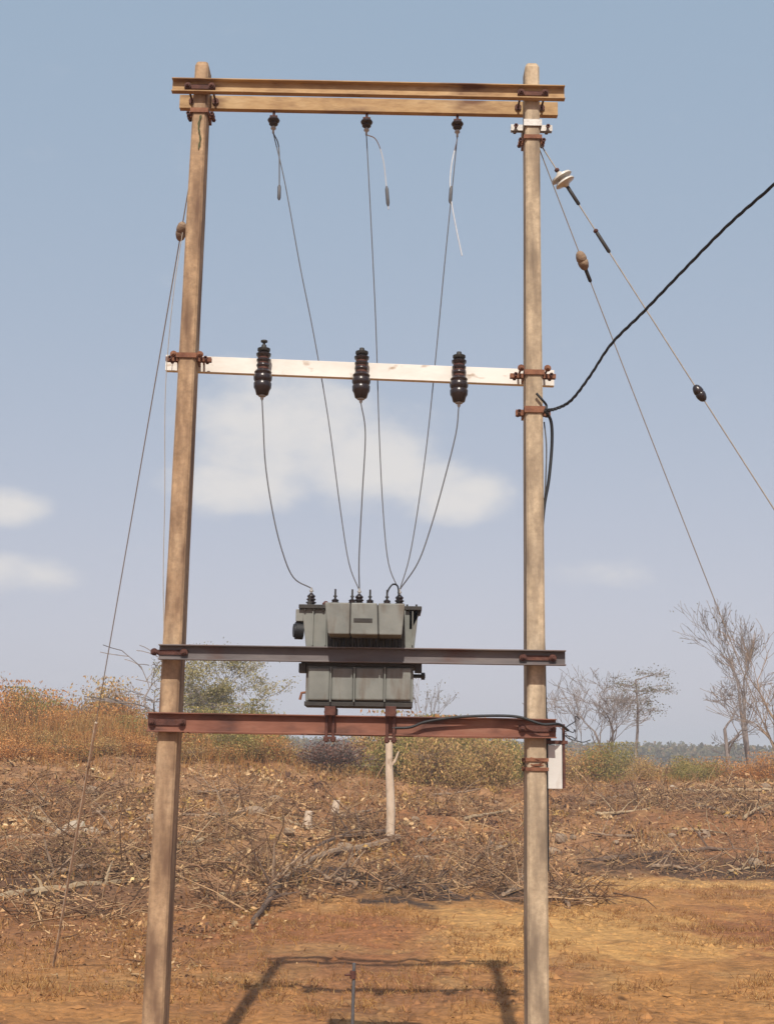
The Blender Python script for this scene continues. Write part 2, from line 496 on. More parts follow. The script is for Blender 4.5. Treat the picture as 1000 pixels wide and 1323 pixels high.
# ------------------------------------------------------------------ poles
def pole(px_top, py_top, px_low, py_low, mat, label):
    a = at(px_top, py_top, D); b = at(px_low, py_low, D)
    dx = (a.x - b.x) / (a.z - b.z)
    x0 = b.x - dx * b.z
    root = thing('utility_pole', (x0, D, 0), label, 'utility pole', 'concrete poles of the transformer frame')
    top = a.z
    zs = [-.5, 0] + [top * k / 12 for k in range(1, 12)] + [top - .03, top]
    m = MB(); vs = []; fs = []
    rng = random.Random(label)
    for i, z in enumerate(zs):
        w = .138 - .036 * max(z, 0) / top; d = .25 - .08 * max(z, 0) / top
        if i == len(zs) - 1: w -= .02; d -= .02
        ch = .014
        cx = x0 + dx * z; jx = rng.uniform(-.002, .002)
        hw, hd = w / 2 + jx, d / 2
        for (x, y) in ((-hw + ch, -hd), (hw - ch, -hd), (hw, -hd + ch), (hw, hd - ch), (hw - ch, hd), (-hw + ch, hd), (-hw, hd - ch), (-hw, -hd + ch)):
            vs.append((cx + x, D + y, z))
    for i in range(len(zs) - 1):
        for k in range(8):
            fs.append((i * 8 + k, i * 8 + (k + 1) % 8, (i + 1) * 8 + (k + 1) % 8, (i + 1) * 8 + k))
    fs.append(tuple(range((len(zs) - 1) * 8, len(zs) * 8)))
    m.add(vs, fs)
    m.build('shaft', mat, root)
    return root, (lambda z: x0 + dx * z), (lambda z: (.138 - .036 * z / top, .25 - .08 * z / top)), top


poleL, LX, LDIM, LTOP = pole(263, 86, 207, 1200, 'concrete_tan', 'tan concrete pole with a green strip near its top, stay wire beside it')
poleR, RX, RDIM, RTOP = pole(686, 88, 693, 1300, 'concrete_grey', 'concrete pole carrying the black service cable and white box')


def cyl(m, c, axis, r, h, n=10):
    m.lathe(Vector(c) - Vector(axis).normalized() * h / 2, axis, [(0, r), (h, r)], n)


def hexbolt(m, x, z, y0, y1, r=.012):
    """threaded through bolt along y with nuts and washers at both ends"""
    cyl(m, (x, (y0 + y1) / 2, z), (0, 1, 0), r * .62, y1 - y0, 8)
    for y in (y0 + .018, y1 - .018):
        cyl(m, (x, y, z), (0, 1, 0), r * 1.25, .014, 6)
        cyl(m, (x, y + (.011 if y < D else -.011), z), (0, 1, 0), r * 1.9, .005, 12)


# strip on the left pole's head, brackets on the right pole
def wavy_strip(name, pts, w, mat, parent):
    m = MB(); pts = curve(pts, 18); vs = []; fs = []
    for i, p in enumerate(pts):
        k = w * (.7 + .3 * math.sin(i * 1.7))
        vs += [p + Vector((-k, 0, 0)), p + Vector((k, .003, 0)), p + Vector((k, .007, 0)), p + Vector((-k, .004, 0))]
    for i in range(len(pts) - 1):
        for j in range(4):
            fs.append((i * 4 + j, i * 4 + (j + 1) % 4, i * 4 + 4 + (j + 1) % 4, i * 4 + 4 + j))
    fs += [(3, 2, 1, 0), tuple(len(vs) - 4 + j for j in range(4))]
    m.add(vs, fs); return m.build(name, mat, parent)


p = at(259, 146, D - .12); q = at(256, 190, D - .12)
hd = .5 * LDIM(p.z)[1]
so = wavy_strip('green_strip', [(p.x, D - hd - .012, p.z), (p.x - .012, D - hd - .02, (p.z * 2 + q.z) / 3), (p.x + .004, D - hd - .014, (p.z + 2 * q.z) / 3), (q.x, D - hd - .012, q.z)], .008, 'faded_green', poleL)
so['label'] = 'faded green strip tied to the pole head'


def band(parent, xf, dimf, z, h=.03, mat='rusty_clamp', name='pole_clamp', ear=.05, bolts=True, proud=.006):
    """flat steel band clamped round a pole with ears and bolts on both sides"""
    w, d = dimf(z); x = xf(z); a = w / 2 + proud; b = d / 2 + proud; t = .007
    m = MB()
    m.box((x - a - t, D - b - t, z - h / 2), (x + a + t, D - b, z + h / 2))
    m.box((x - a - t, D + b, z - h / 2), (x + a + t, D + b + t, z + h / 2))
    m.box((x - a - t, D - b, z - h / 2 + .001), (x - a, D + b, z + h / 2 - .001))
    m.box((x + a, D - b, z - h / 2 + .001), (x + a + t, D + b, z + h / 2 - .001))
    for s in (-1, 1):
        x0, x1 = sorted((x + s * (a + t), x + s * (a + t + ear)))
        m.box((x0, D - .020, z - h / 2 + .002), (x1, D - .013, z + h / 2 - .002))
        m.box((x0, D + .010, z - h / 2 + .002), (x1, D + .017, z + h / 2 - .002))
    o = m.build(name, mat, parent)
    if bolts:
        for s in (-1, 1):
            mb = MB(); xb = x + s * (a + t + ear * .6)
            cyl(mb, (xb, D, z), (0, 1, 0), .008, .11, 8)
            cyl(mb, (xb, D - .048, z), (0, 1, 0), .016, .014, 6); cyl(mb, (xb, D + .048, z), (0, 1, 0), .016, .014, 6)
            mb.build('bolt', 'dark_rust', o)
    return o


zc = at(686, 166, D).z
band(poleR, RX, RDIM, zc, h=.05, mat='galvanised', ear=.085)
band(poleR, RX, RDIM, at(686, 184, D).z, h=.03, mat='rusty_clamp', ear=.03)
band(poleR, RX, RDIM, at(690, 534, D).z, h=.045, mat='rusty_clamp', ear=.05)
band(poleL, LX, LDIM, at(262, 150, D).z, h=.035, mat='rusty_clamp', ear=.035)
for pyy in (982, 994):
    band(poleR, RX, RDIM, at(690, pyy, D).z, h=.022, mat='rusty_clamp', ear=.012, bolts=False, proud=.004)
# loose turns of binding wire
m = MB(); w, d = RDIM(2.3); zz = at(690, 988, D).z; pts = []
for i in range(49):
    a = 2 * math.pi * i / 12; pts.append((RX(zz) + (w / 2 + .02) * math.cos(a), D + (d / 2 + .015) * math.sin(a), zz - .03 + .06 * i / 48 + .02 * math.sin(i * .9)))
m.tube(pts, .004, 5); m.build('binding_wire', 'rusty_clamp', poleR)

# ------------------------------------------------------------------ cross beams (steel channels)
def channel_poly(h, fl, t, facing):
    """C section in (y,z); facing -1: flanges point to the camera, web at y=0"""
    s = facing
    pts = [(0, -h / 2), (s * fl, -h / 2), (s * fl, -h / 2 + t), (s * -0 + s * t, -h / 2 + t), (s * t, h / 2 - t), (s * fl, h / 2 - t), (s * fl, h / 2), (0, h / 2)]
    return pts


def beam(label, pxl, pyl, pxr, pyr, side, h, fl, mat, facing, group=None, clampmat='dark_rust', gap=.012, clamp=True):
    """side -1 in front of the poles, +1 behind"""
    zm = at(500, (pyl + pyr) / 2, D).z
    dep = max(LDIM(zm)[1], RDIM(zm)[1]) / 2
    yb = D + side * (dep + gap)
    a = at(pxl, pyl, yb); b = at(pxr, pyr, yb)
    root = thing('crossarm', (a.x + (b.x - a.x) / 2, yb, (a.z + b.z) / 2), label, 'crossarm', group)
    m = MB(); m.extrude(channel_poly(h, fl, .008, facing), a, b)
    m.build('channel', mat, root, bevel=.0015)
    if clamp:
        for xf, dimf in ((LX, LDIM), (RX, RDIM)):
            x = xf(a.z); k = (x - a.x) / (b.x - a.x); z = a.z + (b.z - a.z) * k; w, d = dimf(z)
            mm = MB()
            yf = yb + facing * .012 if facing * side > 0 else yb
            yo = yb + side * (.010 if facing * side > 0 else .006)
            # strap plate across the web
            ylo, yhi = sorted((yo, yo + side * .008))
            mm.box((x - w / 2 - .06, ylo, z - h * .16), (x + w / 2 + .06, yhi, z + h * .16))
            c = mm.build('clamp_plate', clampmat, root)
            for s in (-1, 1):
                mb = MB(); xb = x + s * (w / 2 + .035)
                y0, y1 = sorted((yo + side * .05, D - side * (d / 2 + .03)))
                hexbolt(mb, xb, z, y0, y1, .013)
                mb.build('bolt', clampmat, c)
    return root, a, b, yb


top_f = beam('rusty tan steel channel across the pole heads, the front one of the pair', 223, 112, 729, 122, -1, .105, .048, 'rust_tan', -1, clampmat='dark_rust')
zt = (top_f[1].z + top_f[2].z) / 2
EYEB = D + .11


def px_of(P):
    d = Vector(P) - EYE
    return CX + F_PX * d.dot(RIGHT) / d.dot(fwd), CY - F_PX * d.dot(UP) / d.dot(fwd)


dep_t = LDIM(top_f[1].z)[1] / 2 + .012
bl = px_of((top_f[1].x + .02, D + dep_t, top_f[1].z)); br = px_of((top_f[2].x - .02, D + dep_t, top_f[2].z))
top_b = beam('rusty tan steel channel across the pole heads, the rear one behind the poles', bl[0], bl[1], br[0], br[1], 1, .105, .05, 'rust_tan', 1, clamp=False)
fuse_b = beam('white painted beam carrying the three dark fuses', 214, 468, 716, 488, 1, .115, .05, 'silver_paint', 1, clampmat='rusty_clamp')
for xf, dimf, pp, pyy in ((LX, LDIM, poleL, 469), (RX, RDIM, poleR, 483)):
    band(pp, xf, dimf, at(CX + 0, pyy, D).z + (.0), h=.035, mat='rusty_clamp', ear=.09, name='pole_clamp')
belt_b = beam('grey steel channel passing across the upper half of the transformer', 206, 843, 730, 851, -1, .10, .054, 'grey_steel', -1, gap=.062)
base_f = beam('red oxide steel channel under the transformer, on the front of the poles', 191, 933, 718, 942, -1, .125, .046, 'red_oxide', -1)
pl = px_of((base_f[1].x, D + .135, base_f[1].z)); pr_ = px_of((base_f[2].x, D + .135, base_f[2].z))
base_b = beam('red oxide steel channel under the transformer, behind the poles', pl[0], pl[1], pr_[0], pr_[1], 1, .125, .06, 'red_oxide', 1, clamp=False)

# ------------------------------------------------------------------ fuses on the white beam
fuse_spots = ((340, 478, 'dark porcelain drop out fuse on the white beam, beside the tan pole'),
              (467, 482, 'dark porcelain drop out fuse at the middle of the white beam'),
              (593, 487, 'dark porcelain drop out fuse on the white beam, beside the cable pole'))
FUSE_LOW = []
yfz = fuse_b[3] - .062
S = .0053 * 1.0


def fuse(px, py, label, tall):
    c = at(px, py, yfz)
    root = thing('drop_out_fuse', c, label, 'fuse', 'fuses on the white beam')
    k = .00545                                      # metres per photo pixel at this plane
    up = lambda r: (py - r) * k                     # photo row -> height above centre
    body = [(-34, .030), (-33, .040), (-27, .048), (-24, .058), (-18, .060), (-16, .052), (-13, .061), (-8, .062), (-6, .052), (-3, .058), (0, .050),
            (2, .036), (5, .050), (7, .050), (9, .038), (12, .050), (14, .050), (16, .036), (19, .052), (22, .054), (24, .030)]
    m = MB(); m.lathe(c, (0, 0, 1), [(a * k, b * (1.06 if a < 0 else .98)) for a, b in body], 20)
    m.build('insulator', 'porcelain_brown', root, smooth=True)
    m = MB(); m.lathe(c, (0, 0, 1), [(24 * k, .034), (26 * k, .045), (29 * k, .045), (30 * k, .022), (34 * k, .016)], 16)
    if tall:
        m.lathe(c, (0, 0, 1), [(33 * k, .010), (41 * k, .010)], 8); m.lathe(c, (0, 0, 1), [(38 * k, .024), (40 * k, .024)], 12)
    m.build('upper_cap', 'transformer_dark', root, smooth=True)
    m = MB()
    for a in (1.2, 8.0, 15):
        m.lathe(c, (0, 0, 1), [((a - .3) * k, .041), ((a + 1.9) * k, .041)], 16)
    m.build('metal_band', 'dark_rust', root, smooth=True)
    m = MB(); m.box((c.x - .02, yfz + .030, c.z - .01), (c.x + .02, fuse_b[3] - .001, c.z + .03))
    m.build('mounting_bracket', 'dark_rust', root)
    m = MB(); m.lathe(c, (0, 0, 1), [(-40 * k, .008), (-38 * k, .012), (-36 * k, .012), (-35.4 * k, .026), (-33.2 * k, .026)], 12)
    m.build('terminal', 'galvanised', root, smooth=True)
    FUSE_LOW.append(c + Vector((0, 0, -39 * k)))
    return root


for i, (px, py, lb) in enumerate(fuse_spots):
    fuse(px, py, lb, i == 0)

# ------------------------------------------------------------------ strain insulators under the rear top channel
INS_LOW = []
yti = top_b[3] + .03
for px, lb in ((354, 'small dark insulator hung under the top beam, beside the tan pole'),
               (474, 'small dark insulator hung under the middle of the top beam'),
               (591, 'small dark insulator hung under the top beam, beside the cable pole')):
    zb = top_b[1].z + (top_b[2].z - top_b[1].z) * ((px - bl[0]) / (br[0] - bl[0])) - .0525
    c = at(px, 146, yti); c.z = zb
    root = thing('hanging_insulator', c, lb, 'insulator', 'insulators under the top beam')
    m = MB(); m.tube([c + Vector((0, 0, .0)), c + Vector((0, 0, -.05))], .010, 8)
    m.box((c.x - .028, c.y - .02, c.z - .055), (c.x + .028, c.y + .02, c.z - .040)); m.build('hook', 'dark_rust', root)
    m = MB(); m.lathe(c, (0, 0, -1), [(.055, .018), (.060, .040), (.072, .046), (.085, .040), (.092, .026), (.104, .034), (.112, .026), (.118, .014)], 16)
    m.build('disc', 'porcelain_brown', root, smooth=True)
    m = MB(); m.lathe(c, (0, 0, -1), [(.118, .012), (.130, .020), (.140, .020), (.150, .008), (.175, .008)], 12)
    m.build('end_fitting', 'galvanised', root, smooth=True)
    INS_LOW.append(c + Vector((0, 0, -.172)))

# ------------------------------------------------------------------ transformer
YF = D - .135                                   # tank front
tr_c = at(465, 912, D)
tf = thing('transformer', tr_c, 'grey oil filled distribution transformer resting on the red oxide beams', 'transformer')


def prect(m, x0, y0, x1, y1, Yf, Yb):
    """box whose front face covers a photo rectangle at depth Yf"""
    a = at(x0, y0, Yf); b = at(x1, y1, Yf); c = at(x1, y0, Yf); d = at(x0, y1, Yf)
    xl = (a.x + d.x) / 2; xr = (b.x + c.x) / 2; zt_ = (a.z + c.z) / 2; zb_ = (b.z + d.z) / 2
    m.box((xl, Yf, zb_), (xr, Yb, zt_)); return xl, xr, zb_, zt_


def taper(m, top, low, Yf, Yb, y0, y1):
    """tank section: photo x-range at the top (y0) and at the foot (y1)"""
    zt_ = at(465, y0, Yf).z; zb_ = at(465, y1, Yf).z
    tx = [at(x, y0, Yf).x for x in top]; lx = [at(x, y1, Yf).x for x in low]
    m.hexa([(lx[0], Yf, zb_), (lx[1], Yf, zb_), (lx[1], Yb, zb_), (lx[0], Yb, zb_), (tx[0], Yf, zt_), (tx[1], Yf, zt_), (tx[1], Yb, zt_), (tx[0], Yb, zt_)])


m = MB(); taper(m, (390, 541), (397, 533), YF, D + .16, 787, 856); tank = m.build('upper_tank', 'transformer_grey', tf, bevel=.006)
m = MB(); prect(m, 395, 861, 534, 907, YF + .004, D + .155); lower = m.build('lower_tank', 'transformer_grey', tf, bevel=.006)
m = MB(); prect(m, 386, 782, 545, 787.2, YF - .03, D + .19); cover = m.build('cover_plate', 'transformer_dark', tf, bevel=.003)
m = MB(); prect(m, 389, 855.8, 544, 861.2, YF - .018, D + .175); rim = m.build('rim_flange', 'transformer_dark', tf, bevel=.002)
for x in (391, 541):
    m = MB(); prect(m, x - 5, 857, x + 4, 869, YF - .03, YF + .06); m.build('lifting_lug', 'transformer_dark', rim, bevel=.003)
for x in range(394, 545, 12):
    m = MB(); c = at(x, 785, YF - .02); cyl(m, (c.x, YF - .018, c.z), (0, 0, 1), .007, .04, 6); m.build('bolt', 'transformer_dark', cover)
# protruding radiator box on the front with panel joints
yb0 = D - .42
za, zb2 = at(470, 779, yb0).z, at(470, 820, yb0).z
xs_t = [419, 453, 488, 524]; xs_b = [423, 452, 489, 520]
for i in range(3):
    m = MB()
    t0, t1 = at(xs_t[i] + .6, 779, yb0).x, at(xs_t[i + 1] - .6, 779, yb0).x
    l0, l1 = at(xs_b[i] + .6, 820, yb0).x, at(xs_b[i + 1] - .6, 820, yb0).x
    m.hexa([(l0, yb0, zb2), (l1, yb0, zb2), (l1, YF - .001, zb2), (l0, YF - .001, zb2), (t0, yb0, za), (t1, yb0, za), (t1, YF - .001, za), (t0, YF - .001, za)])
    fp = m.build('front_panel', 'transformer_grey', tf, bevel=.007)
    if i == 1:
        m = MB(); prect(m, 457, 799, 481, 804, yb0 - .004, yb0 + .001); m.build('name_plate', 'transformer_dark', fp)
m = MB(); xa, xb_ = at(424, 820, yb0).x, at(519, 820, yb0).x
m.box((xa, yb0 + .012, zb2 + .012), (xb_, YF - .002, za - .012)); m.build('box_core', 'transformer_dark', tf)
# tubes added below the box, coloured dark to deepen its shadow on the tank
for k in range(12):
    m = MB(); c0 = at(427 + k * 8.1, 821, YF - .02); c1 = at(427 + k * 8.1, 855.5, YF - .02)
    m.tube([(c0.x, YF - .014, c0.z + .0), (c0.x, YF - .014, c1.z)], .0135, 8); m.build('shadow_tube', 'transformer_dark', tank, smooth=True)
# lower radiator panels
for i, (xa, xb_) in enumerate(((398, 426), (428, 456.5), (458.5, 496), (498, 531))):
    m = MB(); prect(m, xa, 863, xb_, 905, YF - .035, YF + .0035); m.build('radiator_panel', 'transformer_grey', tf, bevel=.010)
for x in (427, 457.5, 497):
    m = MB(); prect(m, x - .8, 862, x + .8, 907, YF - .06, YF + .003); m.build('radiator_fin', 'transformer_grey', tf)
for x, y0, y1 in ((420.5, 789, 834), (523, 789, 834), (404, 790, 834), (533, 790, 834)):
    m = MB(); prect(m, x - .7, y0, x + .7, y1, YF - .03, YF + .0025); m.build('stiffener', 'transformer_grey', tf)
m = MB(); prect(m, 393, 907.4, 533, 913, YF - .02, D + .17); m.build('base_rail', 'transformer_dark', tf, bevel=.002)
ztop_base = base_f[1].z + .0625
for x in (427, 505):
    m = MB(); a = at(x - 7, 913, YF - .03); b = at(x + 7, 913, YF - .03); z1 = a.z - .001
    m.box((a.x, D - .235, ztop_base - .004), (b.x, D + .235, z1)); ft = m.build('foot_channel', 'dark_rust', tf, bevel=.003)
    m = MB(); zlow = base_f[1].z - .0625
    yo = base_f[3] - .046
    m.box((a.x - .005, yo - .022, zlow - .028), (b.x + .005, yo + .04, zlow - .012))
    m.build('clamp_foot', 'dark_rust', ft)
    for s in (-1, 1):
        m = MB(); xx = (a.x + b.x) / 2 + s * .022
        m.tube([(xx, yo - .011, zlow - .05), (xx, yo - .011, ztop_base + .03)], .010, 8); cyl(m, (xx, yo - .011, zlow - .036), (0, 0, 1), .018, .014, 6)
        cyl(m, (xx, yo - .011, ztop_base + .02), (0, 0, 1), .018, .014, 6)
        m.build('clamp_bolt', 'dark_rust', ft)
# bits on the sides
c = at(390, 815, YF + .04)
m = MB(); cyl(m, (c.x - .02, YF + .05, c.z), (1, .25, 0), .058, .05, 20); cyl(m, (c.x - .045, YF + .04, c.z), (1, .25, 0), .045, .02, 20)
m.build('oil_gauge', 'black_rubber', tf, smooth=True)
m = MB(); c = at(388, 793, YF); m.box((c.x - .03, YF + .0, c.z - .05), (c.x + .02, YF + .10, c.z + .03)); m.build('side_bracket', 'transformer_grey', tf, bevel=.004)
m = MB(); a = at(541, 788, YF)
m.hexa([(a.x - .06, YF, a.z - .13), (a.x - .045, YF, a.z - .13), (a.x - .045, YF + .02, a.z - .13), (a.x - .06, YF + .02, a.z - .13),
        (a.x - .06, YF, a.z), (a.x + .02, YF, a.z), (a.x + .02, YF + .02, a.z), (a.x - .06, YF + .02, a.z)])
m.build('gusset', 'transformer_dark', tf)
m = MB(); c = at(537, 873, YF); cyl(m, (c.x + .02, YF + .06, c.z), (1, 0, 0), .013, .09, 10); cyl(m, (c.x + .05, YF + .06, c.z), (1, 0, 0), .024, .025, 8)
m.build('drain_valve', 'transformer_dark', tf)
m = MB(); c = at(391, 898, YF); m.tube([(c.x + .03, YF + .05, c.z + .02), (c.x - .01, YF + .05, c.z + .015), (c.x - .02, YF + .05, c.z - .03)], .009, 8)
m.build('earth_terminal', 'rusty_clamp', tf)
# low voltage bushings, front row, and high voltage bushings behind
ztop = at(465, 782, YF - .03).z
LV = []
for x in (433, 455, 478, 500):
    c = at(x, 780, D - .25); c.z = at(470, 779, yb0).z - .006
    m = MB(); m.lathe(c, (0, 0, 1), [(0, .030), (.012, .030), (.016, .022), (.026, .027), (.032, .020), (.042, .024), (.050, .012)], 14)
    bsh = m.build('bushing', 'porcelain_brown', tf, smooth=True)
    m = MB(); m.lathe(c, (0, 0, 1), [(.048, .007), (.115, .006)], 8); m.lathe(c, (0, 0, 1), [(.062, .012), (.072, .012)], 6)
    m.build('terminal_rod', 'transformer_dark', bsh)
    LV.append(c + Vector((0, 0, .11)))
HV = []
for x in (402, 464, 516):
    c = at(x, 778, D + .09); c.z = ztop - .004
    m = MB(); prof = [(0, .036), (.012, .036)]
    for k in range(4):
        h = .014 + k * .022; r = .040 - k * .004
        prof += [(h, .022), (h + .008, r), (h + .013, r), (h + .020, .021)]
    prof += [(.106, .014), (.112, .010)]
    m.lathe(c, (0, 0, 1), prof, 16); bsh = m.build('high_voltage_bushing', 'porcelain_brown', tf, smooth=True)
    m = MB(); m.lathe(c, (0, 0, 1), [(.110, .008), (.150, .007)], 8); m.lathe(c, (0, 0, 1), [(.122, .014), (.132, .014)], 6)
    m.build('terminal_rod', 'galvanised', bsh)
    HV.append(c + Vector((0, 0, .145)))
m = MB(); c = at(400, 781, YF + .02); c.z = ztop - .003
m.lathe(c, (0, 0, 1), [(0, .016), (.02, .016), (.03, .007), (.07, .006)], 10); m.build('vent_plug', 'transformer_dark', tf)
m = MB(); c = at(421, 780, YF + .05); c.z = ztop - .003
m.lathe(c, (0, 0, 1), [(0, .022), (.02, .024), (.03, .015), (.036, .008)], 10); m.build('filler_cap', 'dark_rust', tf)

# ------------------------------------------------------------------ conductors
def wire(name, pts, r, mat, label, cat='wire', group=None, n=40, sides=6, root=None):
    m = MB(); pts = curve(pts, n); m.tube(pts, r, sides)
    o = m.build(name, mat, origin=pts[0], smooth=True)
    return tag(o, label, cat, group)


yw = yti
wire('conductor', [INS_LOW[0], at(368, 235, yw), at(388, 345, yw + .02), at(405, 430, yw + .05), at(424, 540, yw + .05), at(440, 660, yw + .03), at(451, 728, D + .12), HV[1] + Vector((0, 0, -.01))],
     .0038, 'aluminium_wire', 'thin conductor slanting down from the top beam insulator beside the tan pole', group='conductors inside the frame')
wire('conductor', [INS_LOW[1], at(477, 240, yw), at(482, 340, yw + .02), at(486, 430, yw + .05), at(490, 560, yw + .05), at(495, 660, yw + .03), at(502, 728, D + .12), HV[2] + Vector((0, 0, -.01))],
     .0038, 'aluminium_wire', 'thin conductor dropping almost plumb from the middle top beam insulator', group='conductors inside the frame')
wire('conductor', [INS_LOW[2], at(585, 235, yw), at(574, 345, yw + .02), at(566, 430, yw + .05), at(553, 560, yw + .05), at(541, 650, yw + .03), at(529, 720, D + .12), HV[2] + Vector((0, 0, -.004))],
     .0038, 'aluminium_wire', 'thin conductor slanting down from the top beam insulator beside the cable pole', group='conductors inside the frame')
wire('conductor', [FUSE_LOW[0], at(340, 545, yfz), at(343, 600, yfz), at(352, 660, yfz + .01), at(364, 710, yfz + .02), at(379, 746, D + .09), HV[0]],
     .0044, 'aluminium_wire', 'grey lead curving from the fuse beside the tan pole to the transformer', group='conductors inside the frame')
wire('conductor', [FUSE_LOW[1], at(472, 560, yfz), at(468, 640, yfz), at(464, 720, yfz + .02), HV[1]],
     .0044, 'aluminium_wire', 'grey lead running from the middle fuse to the transformer', group='conductors inside the frame')
wire('conductor', [FUSE_LOW[2], at(589, 560, yfz), at(574, 620, yfz), at(557, 680, yfz + .01), at(540, 727, D + .06), HV[2]],
     .0044, 'aluminium_wire', 'grey lead slanting from the fuse beside the cable pole to the transformer', group='conductors inside the frame')
# jumper tails at the insulators
def tail(pts, sleeve, mat, label):
    root = thing('jumper_tail', pts[0], label, 'wire', 'loose tails at the top insulators')
    m = MB(); m.tube(curve(pts, 20), .0045, 6); m.build('strand', mat, root, smooth=True)
    a, b = sleeve; m = MB(); m.tube([a, a.lerp(b, .15), a.lerp(b, .85), b], [.006, .013, .013, .006], 8); m.build('sleeve', 'aluminium_wire', root, smooth=True)


tail([INS_LOW[0], at(360, 188, yw), at(361, 225, yw), at(360.5, 258, yw)], (at(361, 238, yw), at(360.5, 258, yw)), 'aluminium_wire', 'short dark wire tail below the insulator beside the tan pole')
tail([INS_LOW[1], at(486, 180, yw), at(495, 205, yw), at(499, 238, yw), at(502, 270, yw)], (at(499.5, 240, yw), at(501.5, 266, yw)), 'bright_wire', 'pale wire tail with a dark sleeve below the middle insulator')
tail([INS_LOW[2] + Vector((0, 0, -.02)), at(583, 215, yw), at(582, 250, yw), at(589, 292, yw), at(597, 330, yw)], (at(583, 240, yw), at(581.5, 262, yw)), 'bright_wire', 'pale wire tail hanging below the insulator beside the cable pole')

# loop of low voltage lead on top of the transformer, and the cable along the red beam
m = MB(); pts = curve([LV[3] + Vector((0, 0, -.015)), at(503, 760, D - .22), at(508, 755, D - .2), at(514, 758, D - .18), at(515, 772, D - .16), at(514, 781, D - .14), (at(514, 781, D - .14).x, D - .14, ztop - .004)], 30)
m.tube(pts, .006, 6); m.build('low_voltage_lead', 'black_rubber', tf, smooth=True)
xb = base_f[3] - .058
wire('power_cable', [at(507, 941, xb), at(530, 940, xb), at(550, 933, xb), at(590, 927, xb - .012), at(640, 925, xb - .012), at(672, 927, xb - .02), at(700, 936, xb - .03), at(722, 936, xb), at(734, 944, D)],
     .009, 'black_rubber', 'black cable lying along the red oxide beam towards the white box', 'cable', n=50, sides=8)

# black service cable sagging in from the right, with its tail down the pole
clx = RX(at(690, 534, D).z)
cab = [at(1300, 10, 5.6), at(1150, 105, 6.3), at(1000, 238, 7.1), at(940, 291, 7.4), at(880, 352, 7.7), at(830, 404, 7.95), at(790, 444, 8.12), at(762, 486, 8.26), at(738, 517, 8.36), at(718, 528, 8.42), at(704, 530, 8.43)]
root = thing('service_cable', cab[-1], 'thick black twisted cable sagging in from the open sky to the pole', 'cable')
cc = curve(cab, 150)
for ph in (0, 2.09, 4.19):
    m = MB(); tw = []
    for i, p in enumerate(cc):
        a = ph + i * .55; tw.append(p + Vector((.0035 * math.cos(a), 0.0035 * math.cos(a + 1), .0075 * math.sin(a))))
    m.tube(tw, .0050, 6); m.build('strand', 'black_rubber', root, smooth=True)
yr = D - .03
m = MB(); m.tube(curve([at(704, 530, 8.43), at(712, 545, D - .06), at(713, 575, yr), at(709, 620, yr), at(703, 655, yr), at(700, 700, yr), at(700.5, 780, yr), at(703, 850, yr), at(704, 900, yr), at(706, 935, yr), at(711, 962, D)], 60), .011, 8)
m.build('down_lead', 'black_rubber', root, smooth=True)
m = MB(); m.tube(curve([at(693, 508, D - .13), at(701, 517, D - .13), at(706, 524, D - .1), at(704, 532, 8.43)], 16), .009, 8); m.build('tie', 'black_rubber', root, smooth=True)
m = MB(); m.tube(curve([at(703, 545, yr), at(706, 580, yr), at(704, 640, yr), at(699, 720, yr)], 24), .005, 6); m.build('thin_lead', 'aluminium_wire', root, smooth=True)

# conduit down the pole, white box on its bracket
w, d = RDIM(1.9)
m = MB(); pts = [(RX(z) + w / 2 + .010, D - .03, z) for z in np.linspace(at(700, 940, D).z, at(700, 1125, D).z, 9)]
m.tube(pts, .010, 8); m.build('conduit', 'black_rubber', poleR, smooth=True)
wb = at(717, 1020, D + .02)
wbx = thing('meter_box', wb, 'narrow white metal box hanging from a dark bracket beside the pole', 'meter box')
m = MB(); prect(m, 708, 963, 726.5, 1020, D - .05, D + .14); bx = m.build('case', 'white_paint', wbx, bevel=.005)
m = MB()
for (xa, ya, xb_, yb_) in ((729.2, 936, 732.6, 1019),):
    prect(m, xa - 2, ya, xb_ - 2.4, yb_, D - .04, D - .005)
m.build('bracket_post', 'dark_rust', wbx)
m = MB(); prect(m, 700, 957, 733.5, 961.5, D - .045, D + .0); m.build('bracket_arm', 'dark_rust', wbx)
m = MB(); prect(m, 700, 936, 729, 939.5, D - .03, D + .0); m.build('bracket_arm', 'dark_rust', wbx)
rng = random.Random(5)
for i in range(4):
    p0 = at(729, 942 + i * 4, D); pts = [p0]
    for k in range(4):
        pts.append(pts[-1] + Vector((rng.uniform(.0, .05), rng.uniform(-.03, .03), rng.uniform(-.025, .035))))
    m = MB(); m.tube(curve(pts, 16), .0034, 5); m.build('loose_wire', 'black_rubber', wbx, smooth=True)

# ------------------------------------------------------------------ stay wires with insulators
def egg(p, axis, L, r, mat, root, name='stay_insulator'):
    m = MB(); ax = Vector(axis).normalized()
    m.lathe(p - ax * L / 2, ax, [(0, r * .35), (L * .10, r * .72), (L * .28, r * .95), (L * .45, r), (L * .5, r * .88), (L * .55, r), (L * .72, r * .95), (L * .90, r * .72), (L, r * .35)], 12)
    return m.build(name, mat, root, smooth=True)


